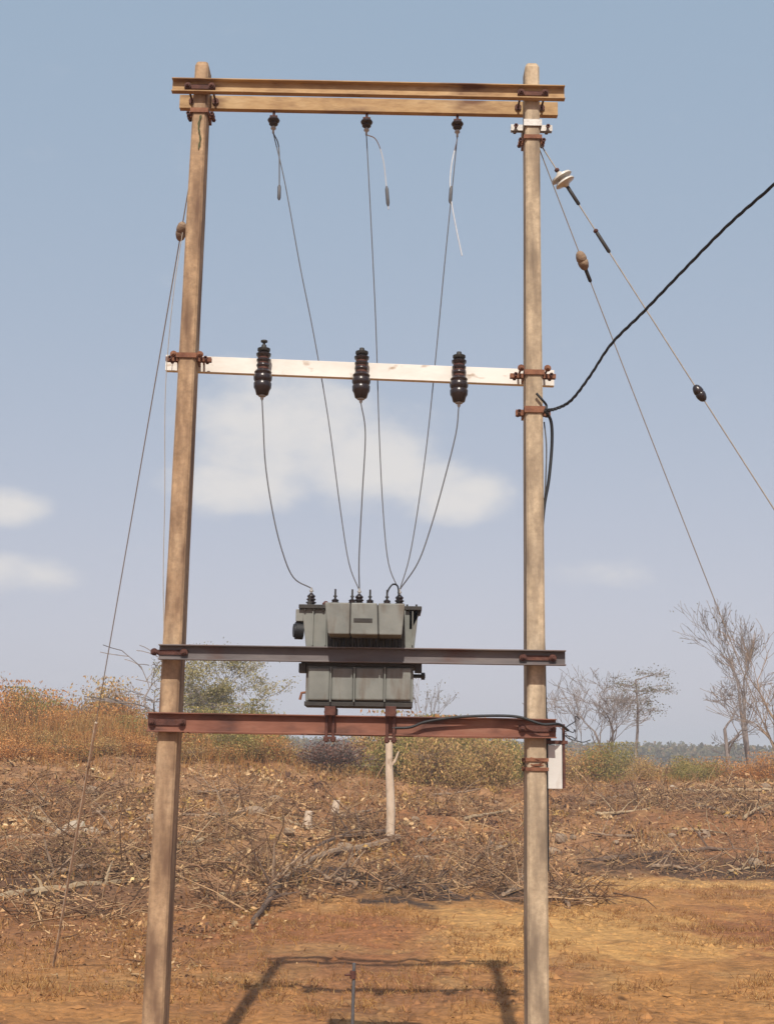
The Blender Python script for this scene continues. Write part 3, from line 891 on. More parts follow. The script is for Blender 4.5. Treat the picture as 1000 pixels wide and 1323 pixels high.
def stay(start, anchor, r, label, bits, sag=0.03, guard=0):
    root = thing('stay_wire', anchor, label, 'stay wire', 'stay wires of the transformer frame')
    pts = []
    for i in range(31):
        t = i / 30; p = start.lerp(anchor, t); p.z -= sag * 4 * t * (1 - t); pts.append(p)
    m = MB(); m.tube(pts, r, 6); m.build('strand', 'stay_steel', root, smooth=True)
    ax = (anchor - start).normalized()
    for (t, kind) in bits:
        p = start.lerp(anchor, t); p.z -= sag * 4 * t * (1 - t)
        if kind == 'egg': egg(p, ax, .13, .036, 'porcelain_brown', root)
        if kind == 'brown': egg(p, ax, .15, .040, 'dead_wood', root)
        if kind == 'white':
            m = MB(); m.lathe(p - ax * .06, ax, [(0, .014), (.02, .03), (.035, .075), (.05, .08), (.058, .03), (.075, .028), (.082, .07), (.095, .075), (.105, .03), (.13, .012)], 18)
            m.build('white_disc', 'porcelain_white', root, smooth=True)
        if kind == 'grip':
            m = MB(); m.tube([p - ax * .09, p - ax * .08, p + ax * .08, p + ax * .09], [.007, .014, .014, .007], 8); m.build('wire_grip', 'transformer_dark', root, smooth=True)
        if kind == 'dot':
            m = MB(); m.lathe(p - ax * .015, ax, [(0, .008), (.008, .018), (.022, .018), (.03, .008)], 8); m.build('shackle', 'dark_rust', root, smooth=True)
    if guard:
        q = [start.lerp(anchor, guard + (1 - guard) * k / 8) - Vector((0, 0, sag * 4 * (guard + (1 - guard) * k / 8) * (1 - guard) * (1 - k / 8))) for k in range(9)]
        m = MB(); m.tube(q, .0135, 8); m.build('guard_tube', 'bark_pale', root, smooth=True)
    m = MB(); g = anchor; m.tube([g + Vector((0, 0, -.25)), g, g - ax * .35], [.012, .012, .010], 8); m.build('anchor_rod', 'dark_rust', root)
    return root


def tfrac(start, anchor, px, py):
    """parameter on start-anchor whose projection is nearest to the photo pixel"""
    best = (1e9, 0)
    for i in range(401):
        t = i / 400; q = px_of(start.lerp(anchor, t)); e = math.hypot(q[0] - px, q[1] - py)
        best = min(best, (e, t))
    return best[1]


s = at(257, 166, D + .02); a = on_ground(69, 1250)
stay(s, a, .0046, 'stay wire running down from the tan pole into the soil', [(tfrac(s, a, 237, 298), 'brown')], guard=tfrac(s, a, 128, 930))
s = at(692, 176, D); a = at(1520, 1440, D + .2); a.z = gz(a.x, a.y)
stay(s, a, .0050, 'stay wire with a white disc and a dark egg insulator', [(tfrac(s, a, 716, 221), 'dot'), (tfrac(s, a, 738, 225), 'white'), (tfrac(s, a, 750, 243), 'grip'), (tfrac(s, a, 778, 290), 'dot'), (tfrac(s, a, 788, 306), 'grip'), (tfrac(s, a, 917, 497), 'egg')], sag=.02)
s = at(693, 182, D + .05); a = on_ground(1140, 1318)
stay(s, a, .0040, 'stay wire with one brown insulator, from the cable pole', [(tfrac(s, a, 752, 332), 'brown'), (tfrac(s, a, 757, 346), 'grip')], sag=.06)
# thin earth wire down the outer side of the tan pole
m = MB(); ptsw = curve([at(236, 300, D), at(224, 380, D - .05), at(214, 500, D - .02), at(213, 640, D), at(211, 740, D), at(212, 832, D - .06)], 30)
m.tube(ptsw, .0028, 5); m.build('earth_wire', 'stay_steel', poleL, smooth=True)
# earthing pipe standing in front of the frame's shadow
c = at(457, 1245, D + .4); g = gz(c.x, c.y)
ep = thing('earthing_pipe', (c.x, c.y, g), 'thin dark metal pipe standing upright in the bare soil', 'pipe')
m = MB(); m.tube([(c.x - .004, c.y, g - .3), (c.x, c.y, g + .4), (c.x + .003, c.y, c.z)], .0115, 10); m.build('tube', 'aluminium_wire', ep, smooth=True)
q = at(456, 1260, D + .4)
m = MB(); cyl(m, (q.x, q.y, q.z), (0, 0, 1), .021, .05, 10); cyl(m, (q.x - .02, q.y - .01, q.z), (1, .3, 0), .008, .07, 6); m.build('clamp', 'dark_rust', ep)

# ------------------------------------------------------------------ vegetation helpers
def quads(name, C, size, aspect, cols, mat, rng, upright=0.0, parent=None, bend=True):
    """N leaf-like four-sided faces with random attitude; one mesh"""
    n = len(C)
    d = rng.normal(size=(n, 3)); d[:, 2] = d[:, 2] * (1 + upright * 3) + upright * 2
    d /= np.linalg.norm(d, axis=1)[:, None]
    q = rng.normal(size=(n, 3)); s = np.cross(d, q); s /= np.linalg.norm(s, axis=1)[:, None] + 1e-9
    L = size[:, None]; W = (size * aspect)[:, None]
    p0 = C - d * L * .5; p3 = C + d * L * .5; m1 = C + s * W * .5 - d * L * .05; m2 = C - s * W * .5 - d * L * .05
    v = np.stack([p0, m1, p3, m2], 1).reshape(-1, 3)
    f = np.arange(n * 4).reshape(n, 4)
    me = np_mesh(name, v, f)
    set_tone(me, np.repeat(cols, 4, axis=0))
    me.materials.append(MATS[mat])
    o = bpy.data.objects.new(name, me); COL.objects.link(o)
    if parent is not None: o.parent = parent
    return o


def sticks(name, P0, P1, rad, cols, mat, bend=.0, forks=.0):
    """thin three-sided sticks from P0 to P1 with a kink in the middle and some side twigs; one mesh"""
    rs = np.random.default_rng(len(P0))
    n = len(P0); L = np.linalg.norm(P1 - P0, axis=1)[:, None]
    M = P0 * .5 + P1 * .5 + rs.normal(size=(n, 3)) * L * bend
    if forks:
        k = rs.uniform(size=n) < forks; nk = int(k.sum())
        d = P1[k] - M[k]; e = rs.normal(size=(nk, 3)) * L[k] * .35
        q0 = M[k]; q1 = M[k] + d * rs.uniform(.5, 1.1, (nk, 1)) + e
        P0 = np.concatenate([P0, q0]); P1 = np.concatenate([P1, q1]); M = np.concatenate([M, (q0 + q1) / 2 + rs.normal(size=(nk, 3)) * L[k] * bend * .6])
        rad = np.concatenate([rad, rad[k] * .65]); cols = np.concatenate([cols, cols[k]]); n = len(P0)
    d = P1 - P0; d /= np.linalg.norm(d, axis=1)[:, None] + 1e-9
    ref = np.tile((0.3, .2, .9), (n, 1)); ref[np.abs(d[:, 2]) > .9] = (1, 0, 0)
    a = np.cross(d, ref); a /= np.linalg.norm(a, axis=1)[:, None]; b = np.cross(d, a)
    rows = ((P0, 1.0), (M, .8), (P1, .4)) if bend else ((P0, 1.0), (P1, .45))
    nr = len(rows); vs = []
    for P, k in rows:
        for q in (0, 2.094, 4.189):
            vs.append(P + (a * math.cos(q) + b * math.sin(q)) * (rad * k)[:, None])
    v = np.stack(vs, 1).reshape(-1, 3)
    base = np.arange(n)[:, None] * (3 * nr)
    f = np.concatenate([base + np.array([[3 * r + k, 3 * r + (k + 1) % 3, 3 * r + 3 + (k + 1) % 3, 3 * r + 3 + k]]) for r in range(nr - 1) for k in range(3)], 0)
    me = np_mesh(name, v, f); set_tone(me, np.repeat(cols, 3 * nr, axis=0)); me.materials.append(MATS[mat])
    o = bpy.data.objects.new(name, me); COL.objects.link(o)
    return o


def palette(rng, n, cols, weights, jit=.18):
    cols = np.array(cols); w = np.array(weights, float); w /= w.sum()
    c = cols[rng.choice(len(cols), n, p=w)]
    return np.clip(c * (1 + rng.normal(size=(n, 1)) * jit), .008, .9)


def grow_tree(seed, forks, levels, spread, up, trunk_frac, trunks=1, wander=.12, flat=0.0, droop=0.0):
    """branch skeleton with unit height; list of (pts, r0, r1, level)"""
    rng = random.Random(seed); out = []; tips = []

    def rec(p, d, L, r, lev):
        n = 4; pts = [p]; dd = d.copy()
        for i in range(n):
            dd = (dd + Vector((rng.gauss(0, wander * (.35 if lev == 0 else 1)), rng.gauss(0, wander * (.35 if lev == 0 else 1)), rng.gauss(0, wander) + up * .08 * (1 if lev > 0 else .3) - droop * .1 * lev))).normalized()
            pts.append(pts[-1] + dd * L / n)
        r1 = r * (.55 if lev < levels else .3)
        out.append((pts, r, r1, lev))
        if lev >= levels:
            tips.append((pts[-1], dd)); tips.append((pts[2], dd)); return
        k = forks[min(lev, len(forks) - 1)]
        for j in range(k):
            f = 1.0 if j == 0 else rng.uniform(.45, .98)
            i = min(int(f * n), n - 1); q = pts[i].lerp(pts[i + 1], f * n - i)
            az = rng.uniform(0, 6.283); ang = spread * rng.uniform(.55, 1.3)
            ax = Vector((math.cos(az), math.sin(az), 0)); side = (ax - dd * ax.dot(dd)).normalized()
            nd = (dd * math.cos(ang) + side * math.sin(ang)); nd.z = nd.z * (1 - flat) + up * .15
            rr = r + (r1 - r) * f
            rec(q, nd.normalized(), L * rng.uniform(.58, .86) if lev > 0 else L * rng.uniform(.55, .95) * (1 - trunk_frac) / max(trunk_frac, .25) * .55, rr * (.78 if j == 0 else .55), lev + 1)

    for t in range(trunks):
        a = rng.uniform(0, 6.28); lean = .0 if trunks == 1 else .12
        rec(Vector((math.cos(a) * .02 * t, math.sin(a) * .02 * t, 0)), Vector((math.cos(a) * lean, math.sin(a) * lean, 1)).normalized(), trunk_frac, .022 if trunks == 1 else .017, 0)
    return out, tips


def tree(name, base, height, halfw, label, seed, leaf=None, forks=(3, 3, 3, 3), levels=4, spread=.55, up=1.0, trunk_frac=.4, trunks=1, group=None,
         bark='bark_grey', minr=.0085, rad=1.0, flat=0.0, droop=0.0, wander=.12, nleaf=0, leafsize=.1, leafcols=None, lean=0.0, cat='tree'):
    sk, tips = grow_tree(seed, forks, levels, spread, up, trunk_frac, trunks, wander, flat, droop)
    zs = max(p.z for s_ in sk for p in s_[0]); ws = sorted(abs(p.x) for s_ in sk for p in s_[0]); wmax = ws[int(len(ws) * .97)]
    kz = height / zs; kx = halfw / max(wmax, .05)
    T = lambda p: Vector((base.x + p.x * kx + lean * p.z * kz, base.y + p.y * kx, base.z - .05 + p.z * kz))
    root = thing(name, base, label, cat, group)
    mt, mc = MB(), MB()
    for pts, r, r1, lev in sk:
        pp = [T(p) for p in pts]; n = len(pp)
        rr = [max(minr, (r + (r1 - r) * i / (n - 1)) * height * rad) for i in range(n)]
        if lev == 0: rr[0] *= 1.35
        (mt if lev <= 1 else mc).tube(pp, rr, 7 if lev == 0 else (5 if lev < 3 else 3), caps=lev < 2)
    mt.build('trunk', bark, root, smooth=True)
    crown = mc.build('crown', bark, root)
    if nleaf:
        g = np.random.default_rng(seed)
        tp = np.array([tuple(T(t[0]) - root.location) for t in tips])
        C = tp[g.integers(0, len(tp), nleaf)] + g.normal(size=(nleaf, 3)) * np.array((leafsize * 2.2, leafsize * 2.2, leafsize * 1.4))
        quads('foliage', C, g.uniform(.6, 1.3, nleaf) * leafsize, .55, palette(g, nleaf, leafcols, [1] * len(leafcols)), 'leaf', g, parent=root)
    return root


OLIVE = [(.21, .21, .075), (.27, .25, .10), (.15, .165, .06), (.34, .28, .13)]
DRYL = [(.40, .20, .075), (.46, .26, .11), (.33, .155, .06), (.50, .33, .16)]
GREYG = [(.15, .15, .11), (.12, .13, .09), (.20, .18, .13)]


def base_at(px, Y):
    x = at(px, 985, Y).x; return Vector((x, Y, gz(x, Y)))


def hgt(py_top, Y, b):
    return at(500, py_top, Y).z - b.z


TG = 'bare trees on the rise behind the frame'
# behind the tan pole
b = base_at(216, 44); tree('bare_tree', b, hgt(830, 44, b), 2.5, 'bare tree with thin arching branches, rising behind the tan pole', 5, forks=(4, 3, 3, 2), spread=.7, trunk_frac=.4, droop=.35, lean=-.36, rad=1.1, minr=.016, group=TG)
b = base_at(292, 46); tree('leafy_tree', b, hgt(840, 46, b), 1.9, 'thin tree with sparse pale olive leaves, beside the tan pole', 12, forks=(5, 3, 3, 2), spread=.75, trunk_frac=.22, trunks=2, nleaf=13000, leafsize=.08, leafcols=[(.30, .29, .16), (.24, .25, .12), (.36, .33, .22), (.20, .20, .10)], rad=.7)
b = base_at(557, 47); tree('bare_tree', b, hgt(856, 47, b), 1.0, 'slight leafless tree standing behind the transformer', 21, forks=(3, 3, 3, 2), spread=.5, trunk_frac=.35, rad=.6, group=TG, nleaf=200, leafsize=.07, leafcols=GREYG)
b = base_at(512, 45); tree('bare_tree', b, hgt(930, 45, b), .8, 'low twiggy tree on the rise right behind the pale trunk', 22, forks=(4, 3, 3, 2), spread=.6, trunk_frac=.3, rad=.6, group=TG, nleaf=500, leafsize=.09, leafcols=OLIVE + DRYL)
b = base_at(746, 52); tree('bare_tree', b, hgt(862, 52, b), 1.5, 'pale twiggy tree rising just past the white box', 33, forks=(3, 4, 3, 3), spread=.6, trunk_frac=.35, rad=.55, group=TG)
b = base_at(784, 56); tree('bare_tree', b, hgt(848, 56, b), 2.3, 'leafless tree forking into two leaning trunks', 41, forks=(4, 3, 3, 3), levels=5, spread=.66, trunk_frac=.42, trunks=2, rad=.95, up=.7, group=TG)
b = base_at(819, 58); tree('layered_tree', b, hgt(858, 58, b), 1.5, 'slim straight tree with grey foliage in flat layers', 54, forks=(7, 4, 3, 2), spread=1.15, up=.35, trunk_frac=.8, flat=.75, nleaf=1500, leafsize=.09, leafcols=GREYG, rad=.7)
b = base_at(944, 50); tree('bare_tree', b, hgt(838, 50, b), 1.9, 'dark leafless tree with low crooked limbs spreading sideways', 66, forks=(4, 3, 3, 3), levels=5, spread=.9, up=.6, trunk_frac=.4, rad=1.0, group=TG, lean=-.06)
b = base_at(972, 52); tree('bare_tree', b, hgt(762, 52, b), 1.9, 'tall pale leafless tree, the highest on the rise', 81, forks=(3, 3, 3, 3), levels=5, spread=.46, up=.7, trunk_frac=.5, trunks=2, rad=.8, group=TG, bark='bark_grey', nleaf=350, leafsize=.08, leafcols=GREYG)
b = base_at(1003, 49); tree('bare_tree', b, hgt(785, 49, b), 1.9, 'leafless tree with a pale trunk beside the highest tree', 83, forks=(4, 4, 3, 3), spread=.55, up=.8, trunk_frac=.4, rad=.8, group=TG, bark='dead_wood')
b = base_at(652, 44); tree('leafy_sapling', b, hgt(945, 44, b), .5, 'small green sapling on the rise left of the cable pole', 91, forks=(4, 3, 2), levels=3, spread=.6, trunk_frac=.45, nleaf=260, leafsize=.09, leafcols=OLIVE, rad=.7)
b = base_at(430, 39.5); tree('purple_bush', b, hgt(956, 39.5, b), .95, 'round purplish brown bush on the skyline below the transformer', 95, forks=(6, 4, 3, 2), levels=4, spread=.7, trunk_frac=.2, trunks=3, nleaf=3200, leafsize=.075, leafcols=[(.15, .085, .08), (.19, .11, .095), (.11, .07, .065)], rad=.6, cat='bush')

# shrubs along the crest: four kinds, copied with their parts
def shrub_proto(kind, seed):
    cols = {'dry': DRYL, 'olive': OLIVE, 'mixed': OLIVE[:2] + DRYL + [(.30, .17, .10)], 'pale': [(.46, .34, .18), (.38, .27, .14), (.30, .20, .11), (.33, .29, .12)]}[kind]
    b = Vector((0, 0, 0))
    r = tree('shrub', b, 1.9, .95, 'x', seed, forks=(6, 4, 3), levels=3, spread=.5, trunk_frac=.35, trunks=3, nleaf=0, rad=.5, minr=.006, bark='dead_wood', cat='shrub')
    g = np.random.default_rng(seed); n = 6500
    C = g.normal(size=(n, 3)) * np.array((.42, .42, .45)) + np.array((0, 0, 1.0)); C[:, 2] = np.abs(C[:, 2]) + .05
    C += (g.normal(size=(9, 3)) * np.array((.45, .45, .35)))[g.integers(0, 9, n)]
    C[:, 2] = np.clip(C[:, 2], .05, 2.3)
    quads('foliage', C, g.uniform(.05, .16, n), .40, palette(g, n, cols, [1] * len(cols), .25), 'leaf', g, upright=.35, parent=r)
    return r


protos = {k: shrub_proto(k, 200 + i) for i, k in enumerate(('dry', 'olive', 'mixed', 'pale'))}
used = set()
SHL = {'dry': 'orange brown dry shrub', 'olive': 'olive green leafy shrub', 'mixed': 'half green half dry shrub', 'pale': 'pale straw brown withered shrub'}


def zone_of(px):
    for lim, w in ((130, 'on the slope beyond the long stay wire'), (200, 'between the long stay wire and the tan pole'), (285, 'just behind the tan pole'), (410, 'between the tan pole and the purplish bush'),
                   (530, 'around the pale standing trunk'), (625, 'between the pale standing trunk and the sapling'), (700, 'by the cable pole'), (790, 'past the white box'),
                   (935, 'between the layered tree and the crooked tree'), (9999, 'below the highest bare tree')):
        if px < lim: return w


shr = []
rng = random.Random(77)
for px, py_top, Y, kind in ((260, 935, 40, 'olive'), (330, 940, 41, 'olive'), (300, 950, 38, 'olive'), (215, 945, 38, 'mixed'), (355, 962, 38.5, 'mixed'), (535, 945, 40, 'olive'), (560, 950, 38, 'pale'), (600, 950, 41, 'olive'), (580, 945, 43, 'mixed'), (625, 960, 39, 'pale'), (500, 960, 41, 'pale'), (18, 962, 35, 'dry'), (55, 972, 35.5, 'dry'), (-15, 958, 36, 'dry'), (88, 972, 36, 'mixed'), (130, 972, 36.5, 'pale'), (172, 975, 37, 'dry'), (240, 978, 37, 'pale'), (280, 975, 37.5, 'mixed'), (320, 985, 38, 'pale'), (15, 890, 46, 'dry'), (85, 905, 47, 'mixed'), (60, 900, 46, 'dry'), (130, 900, 47, 'pale'), (160, 925, 46, 'dry'), (238, 930, 46, 'olive'), (318, 925, 46, 'olive'), (-40, 880, 43, 'dry'), (5, 905, 42, 'dry'), (-12, 930, 39, 'pale'), (32, 898, 45, 'olive'), (50, 912, 43, 'mixed'), (75, 920, 42, 'dry'), (28, 945, 38, 'dry'),
                            (65, 950, 38, 'pale'), (95, 925, 44, 'dry'), (115, 928, 41, 'pale'), (122, 915, 46, 'dry'), (108, 955, 38, 'dry'), (148, 938, 43, 'mixed'), (172, 945, 42, 'olive'), (150, 962, 39, 'dry'),
                            (195, 950, 44, 'mixed'), (222, 952, 41, 'olive'), (250, 945, 43, 'mixed'), (275, 938, 44, 'olive'), (262, 962, 39, 'pale'), (302, 930, 45, 'olive'), (300, 960, 40, 'mixed'), (328, 945, 44, 'olive'),
                            (350, 955, 43, 'olive'), (345, 975, 40, 'mixed'), (372, 980, 41, 'pale'), (395, 985, 42, 'pale'),
                            (458, 968, 43, 'pale'), (480, 962, 44, 'mixed'), (520, 950, 43, 'pale'), (545, 940, 44, 'mixed'), (570, 942, 45, 'olive'), (595, 958, 43, 'pale'), (560, 975, 40, 'pale'),
                            (615, 968, 43, 'mixed'), (640, 968, 46, 'olive'), (668, 972, 44, 'olive'), (585, 988, 38, 'pale'),
                            (722, 978, 47, 'pale'), (750, 975, 48, 'mixed'), (775, 972, 48, 'olive'), (798, 970, 50, 'olive'), (832, 985, 47, 'pale'), (862, 988, 48, 'mixed'), (885, 985, 46, 'olive'), (905, 992, 44, 'olive'),
                            (925, 985, 46, 'mixed'), (958, 990, 46, 'dry'), (985, 978, 45, 'dry'), (1015, 975, 45, 'pale'), (1040, 980, 44, 'mixed'), (-75, 900, 42, 'mixed')):
    py_top += 4 if px < 130 else (-12 if px < 400 else -12)
    b = base_at(px, Y); h = max(.5, hgt(py_top, Y, b))
    o = protos[kind] if kind not in used else copy_tree(protos[kind])
    used.add(kind)
    k = h / 2.1
    o.location = b + Vector((0, 0, -.03)); o.scale = (max(k, .55) * rng.uniform(.9, 1.2), max(k, .55) * rng.uniform(.9, 1.2), k); o.rotation_euler = (0, 0, rng.uniform(0, 6.28))
    zone = zone_of(px)
    hw = 'tall ' if h > 2.0 else ('low ' if h < 1.25 else '')
    tag(o, hw + SHL[kind] + ' ' + zone, 'shrub', hw + SHL[kind] + 's ' + zone)

# pale bare trunk standing on the slope
b = on_ground(503, 1090); b2 = at(503, 944, b.y)
pt = thing('dead_tree', b, 'pale bare dead tree standing upright on the slope below the transformer', 'dead tree')
m = MB(); pts = curve([b + Vector((0, 0, -.3)), b + Vector((.02, 0, .7)), b + Vector((-.03, 0, 1.6)), Vector((b2.x, b.y, b2.z)), Vector((b2.x + .02, b.y, b2.z + .45))], 16)
m.tube(pts, [.105 - .03 * i / (len(pts) - 1) + rng.uniform(-.006, .006) for i in range(len(pts))], 9); m.build('trunk', 'bark_pale', pt, smooth=True)
m = MB(); m.tube([b + Vector((-.03, 0, 1.6)), b + Vector((.10, -.05, 1.75)), b + Vector((.17, -.08, 1.95))], [.035, .028, .02], 6); m.build('branch_stub', 'bark_pale', pt, smooth=True)

# ------------------------------------------------------------------ felled logs, stumps, stones
def log(pix, r, mat, label, group=None, stubs=3, lift=.6, seed=0, name='felled_branch', cat='branch'):
    rng = random.Random(seed)
    gp = []
    for (px, py) in pix:
        p = on_ground(px, py); p.z += r * lift; gp.append(p)
    c = curve(gp, 18)
    c = [p + Vector((rng.gauss(0, r * .25), rng.gauss(0, r * .25), rng.gauss(0, r * .2))) for p in c]
    root = thing(name, gp[0], label, cat, group)
    n = len(c); m = MB(); m.tube(c, [r * (1 - .55 * i / n) * rng.uniform(.9, 1.1) for i in range(n)], 7)
    m.build('stem', mat, root, smooth=True)
    for k in range(stubs):
        i = rng.randrange(2, n - 1); L = rng.uniform(.25, .8); az = rng.uniform(-1, 1)
        d = Vector((az, rng.uniform(-.5, .5), rng.uniform(.25, 1.0))).normalized()
        m = MB(); q = c[i] + d * L * .5 + Vector((rng.gauss(0, .04), 0, .02)); m.tube([c[i], q, c[i] + d * L], [r * .4, r * .28, r * .12], 5); m.build('side_branch', mat, root, smooth=True)
    return root


log([(512, 1090), (470, 1103), (430, 1110), (402, 1120), (372, 1142), (345, 1160)], .075, 'dead_wood', 'long curved grey branch lying from the pale dead tree down the slope', stubs=5, seed=2, lift=1.6)
log([(395, 1128), (362, 1150), (340, 1180), (326, 1204)], .06, 'charred_wood', 'forked dark limb running down to the foot of the slope', stubs=4, seed=3, lift=1.4)
log([(505, 1082), (465, 1086), (430, 1094), (398, 1108)], .06, 'charred_wood', 'dark branch lying close above the long curved branch', stubs=5, seed=4, lift=2.0)
log([(-20, 1170), (40, 1158), (100, 1152), (160, 1143), (205, 1141)], .075, 'straw_wood', 'long straw coloured pole lying at the slope foot beside the tan pole', stubs=2, seed=5)
log([(-15, 1088), (50, 1084), (110, 1080), (190, 1078)], .06, 'dead_wood', 'grey log lying across the slope above the straw coloured pole', stubs=3, seed=6)
log([(280, 1162), (310, 1158), (332, 1156)], .05, 'straw_wood', 'short pale stick lying beside the forked dark limb', stubs=1, seed=7)
log([(895, 1026), (940, 1024), (1010, 1022)], .075, 'straw_wood', 'pale straight log along the crest among the heaped branches', stubs=1, seed=8)
log([(745, 1117), (800, 1112), (870, 1104), (930, 1100), (1010, 1106)], .06, 'charred_wood', 'long dark branch along the shelf right of the cable pole', stubs=5, seed=9)
GENB = ('cut brown branch lying on the cleared slope', 'cut branches on the cleared slope')
rng = random.Random(9)
genb = [((40, 1050), (75, 1040)), ((120, 1055), (170, 1050)), ((70, 1072), (30, 1062)), ((210, 1068), (255, 1060)), ((265, 1062), (320, 1052)), ((255, 1030), (320, 1022)), ((30, 1120), (90, 1112)),
        ((120, 1125), (60, 1140)), ((560, 1030), (620, 1022)), ((600, 1062), (660, 1050)), ((540, 1092), (590, 1086)), ((610, 1120), (640, 1085)), ((640, 1135), (600, 1150)), ((660, 1130), (625, 1108)),
        ((585, 1160), (560, 1142)), ((650, 1160), (700, 1150)), ((720, 1150), (760, 1165)), ((735, 1175), (720, 1150)), ((760, 1040), (820, 1028)), ((770, 1055), (840, 1048)), ((800, 1030), (860, 1045)),
        ((850, 1060), (910, 1038)), ((900, 1045), (950, 1060)), ((930, 1035), (985, 1050)), ((960, 1062), (1005, 1040)), ((880, 1075), (940, 1080)), ((820, 1085), (760, 1080)), ((940, 1130), (1000, 1122)),
        ((840, 1125), (900, 1132)), ((460, 1150), (420, 1142)), ((500, 1155), (555, 1140)), ((440, 1060), (480, 1052)), ((230, 1100), (290, 1092)), ((350, 1060), (400, 1075)), ((100, 1020), (150, 1026)), ((10, 1040), (-20, 1030)),
        ((680, 1010), (740, 1004)), ((740, 1022), (790, 1018)), ((600, 1000), (560, 1010)), ((310, 1125), (270, 1115))]
BRW = {'dead_wood': 'brown cut branch lying', 'charred_wood': 'dark scorched branch lying', 'straw_wood': 'pale cut branch lying'}
for i, (a, b) in enumerate(genb):
    mid = ((a[0] + b[0]) / 2 + rng.uniform(-5, 5), (a[1] + b[1]) / 2 + rng.uniform(-4, 2))
    mt_ = rng.choice(('dead_wood', 'dead_wood', 'charred_wood', 'straw_wood')); lb = BRW[mt_] + ' ' + zone_of(mid[0])
    log([a, mid, b], rng.uniform(.03, .06), mt_, lb, lb.replace('branch', 'branches'), stubs=rng.randrange(2, 5), seed=100 + i, lift=rng.uniform(.8, 2.0))

for i, (px, py0, py1, lb) in enumerate(((433, 1053, 1036, 'pale cut stump on the slope below the purplish bush'), (397, 1070, 1050, 'pale cut stump beside the head of the dark branches'),
                                       (545, 985, 950, 'tall thin pale stump on the crest near the bare trunk'))):
    b = on_ground(px, py0); h = (py0 - py1) / F_PX * b.y; m = MB()
    m.tube([b + Vector((0, 0, -.15)), b + Vector((0, 0, .05)), b + Vector((.01, 0, h * .6)), b + Vector((.03, 0, h)), b + Vector((.03, 0, h + .01))], [.16, .115, .09, .085, .05], 9)
    tag(m.build('tree_stump', 'bark_pale', origin=b, smooth=True), lb, 'stump')


def stone_mesh(seed, mat):
    bm = bmesh.new(); bmesh.ops.create_icosphere(bm, subdivisions=2, radius=1.0)
    r = random.Random(seed); dirs = [(Vector((r.gauss(0, 1), r.gauss(0, 1), r.gauss(0, 1))).normalized(), r.uniform(.55, .85)) for _ in range(9)]
    for v in bm.verts:
        for d, k in dirs:
            e = v.co.dot(d) - k
            if e > 0: v.co -= d * e * .9
        v.co *= r.uniform(.96, 1.04)
    me = bpy.data.meshes.new('stone'); bm.to_mesh(me); bm.free(); me.materials.append(MATS[mat]); return me


sm = [stone_mesh(i, 'stone') for i in range(4)]; pm = [stone_mesh(10 + i, 'pale_stone') for i in range(2)]
rng = random.Random(31)
stones = [(95, 1076, .27, 1), (114, 1078, .18, 1), (82, 1080, .17, 1), (870, 1022, .16, 1), (890, 1025, .13, 1), (990, 1010, .14, 1)]
for i in range(34):
    stones.append((rng.uniform(0, 1000), rng.uniform(1015, 1120), rng.uniform(.08, .2), 0))
for i, (px, py, r, pale) in enumerate(stones):
    b = on_ground(px, py)
    o = bpy.data.objects.new('stone', (pm if pale else sm)[i % (2 if pale else 4)]); COL.objects.link(o)
    o.location = b + Vector((0, 0, r * .25)); o.scale = (r * rng.uniform(.9, 1.5), r, r * rng.uniform(.55, .8)); o.rotation_euler = (rng.uniform(-.2, .2), rng.uniform(-.2, .2), rng.uniform(0, 6.28))
    if pale: tag(o, 'pale cream stone ' + zone_of(px), 'stone', 'pale stones ' + zone_of(px))
    else: tag(o, 'brown stone half sunk in the ground ' + zone_of(px), 'stone', 'brown stones ' + zone_of(px))

# ------------------------------------------------------------------ litter, brush heaps, dry grass (uncountable)
g = np.random.default_rng(4)


def scatter(n, x0, x1, y0, y1):
    x = g.uniform(x0, x1, n); y = g.uniform(y0, y1, n); return x, y


# dead twigs all over the slope
n = 18000
x, y = scatter(n, -15, 15, 13.5, 44); t = slope_part(x, y)
keep = ((t > .02) | (x < -2.4 + g.normal(0, .6, n))) & (g.uniform(size=n) < .25 + .75 * sstep(.38, .6, fbm(x * .5, y * .5, 91)))
x, y = x[keep], y[keep]; n = len(x); z = terrain(x, y)
L = g.gamma(2.2, .11, n) * np.where(y < 18, .6, 1.0); az = g.uniform(0, 6.283, n); el = np.abs(g.normal(0, .22, n))
P0 = np.stack([x, y, z + .01 + np.abs(g.normal(0, .03, n))], 1)
P1 = P0 + np.stack([np.cos(az) * np.cos(el), np.sin(az) * np.cos(el) * .8, np.sin(el)], 1) * L[:, None]
o = sticks('twig_litter', P0, P1, g.uniform(.005, .015, n), palette(g, n, [(.48, .34, .22), (.36, .23, .155), (.20, .125, .09), (.62, .47, .31)], [3, 4, 1.6, 2]), 'litter', bend=.09, forks=.4)
tag(o, 'dead twigs strewn over the cleared slope', 'twigs', kind='stuff')
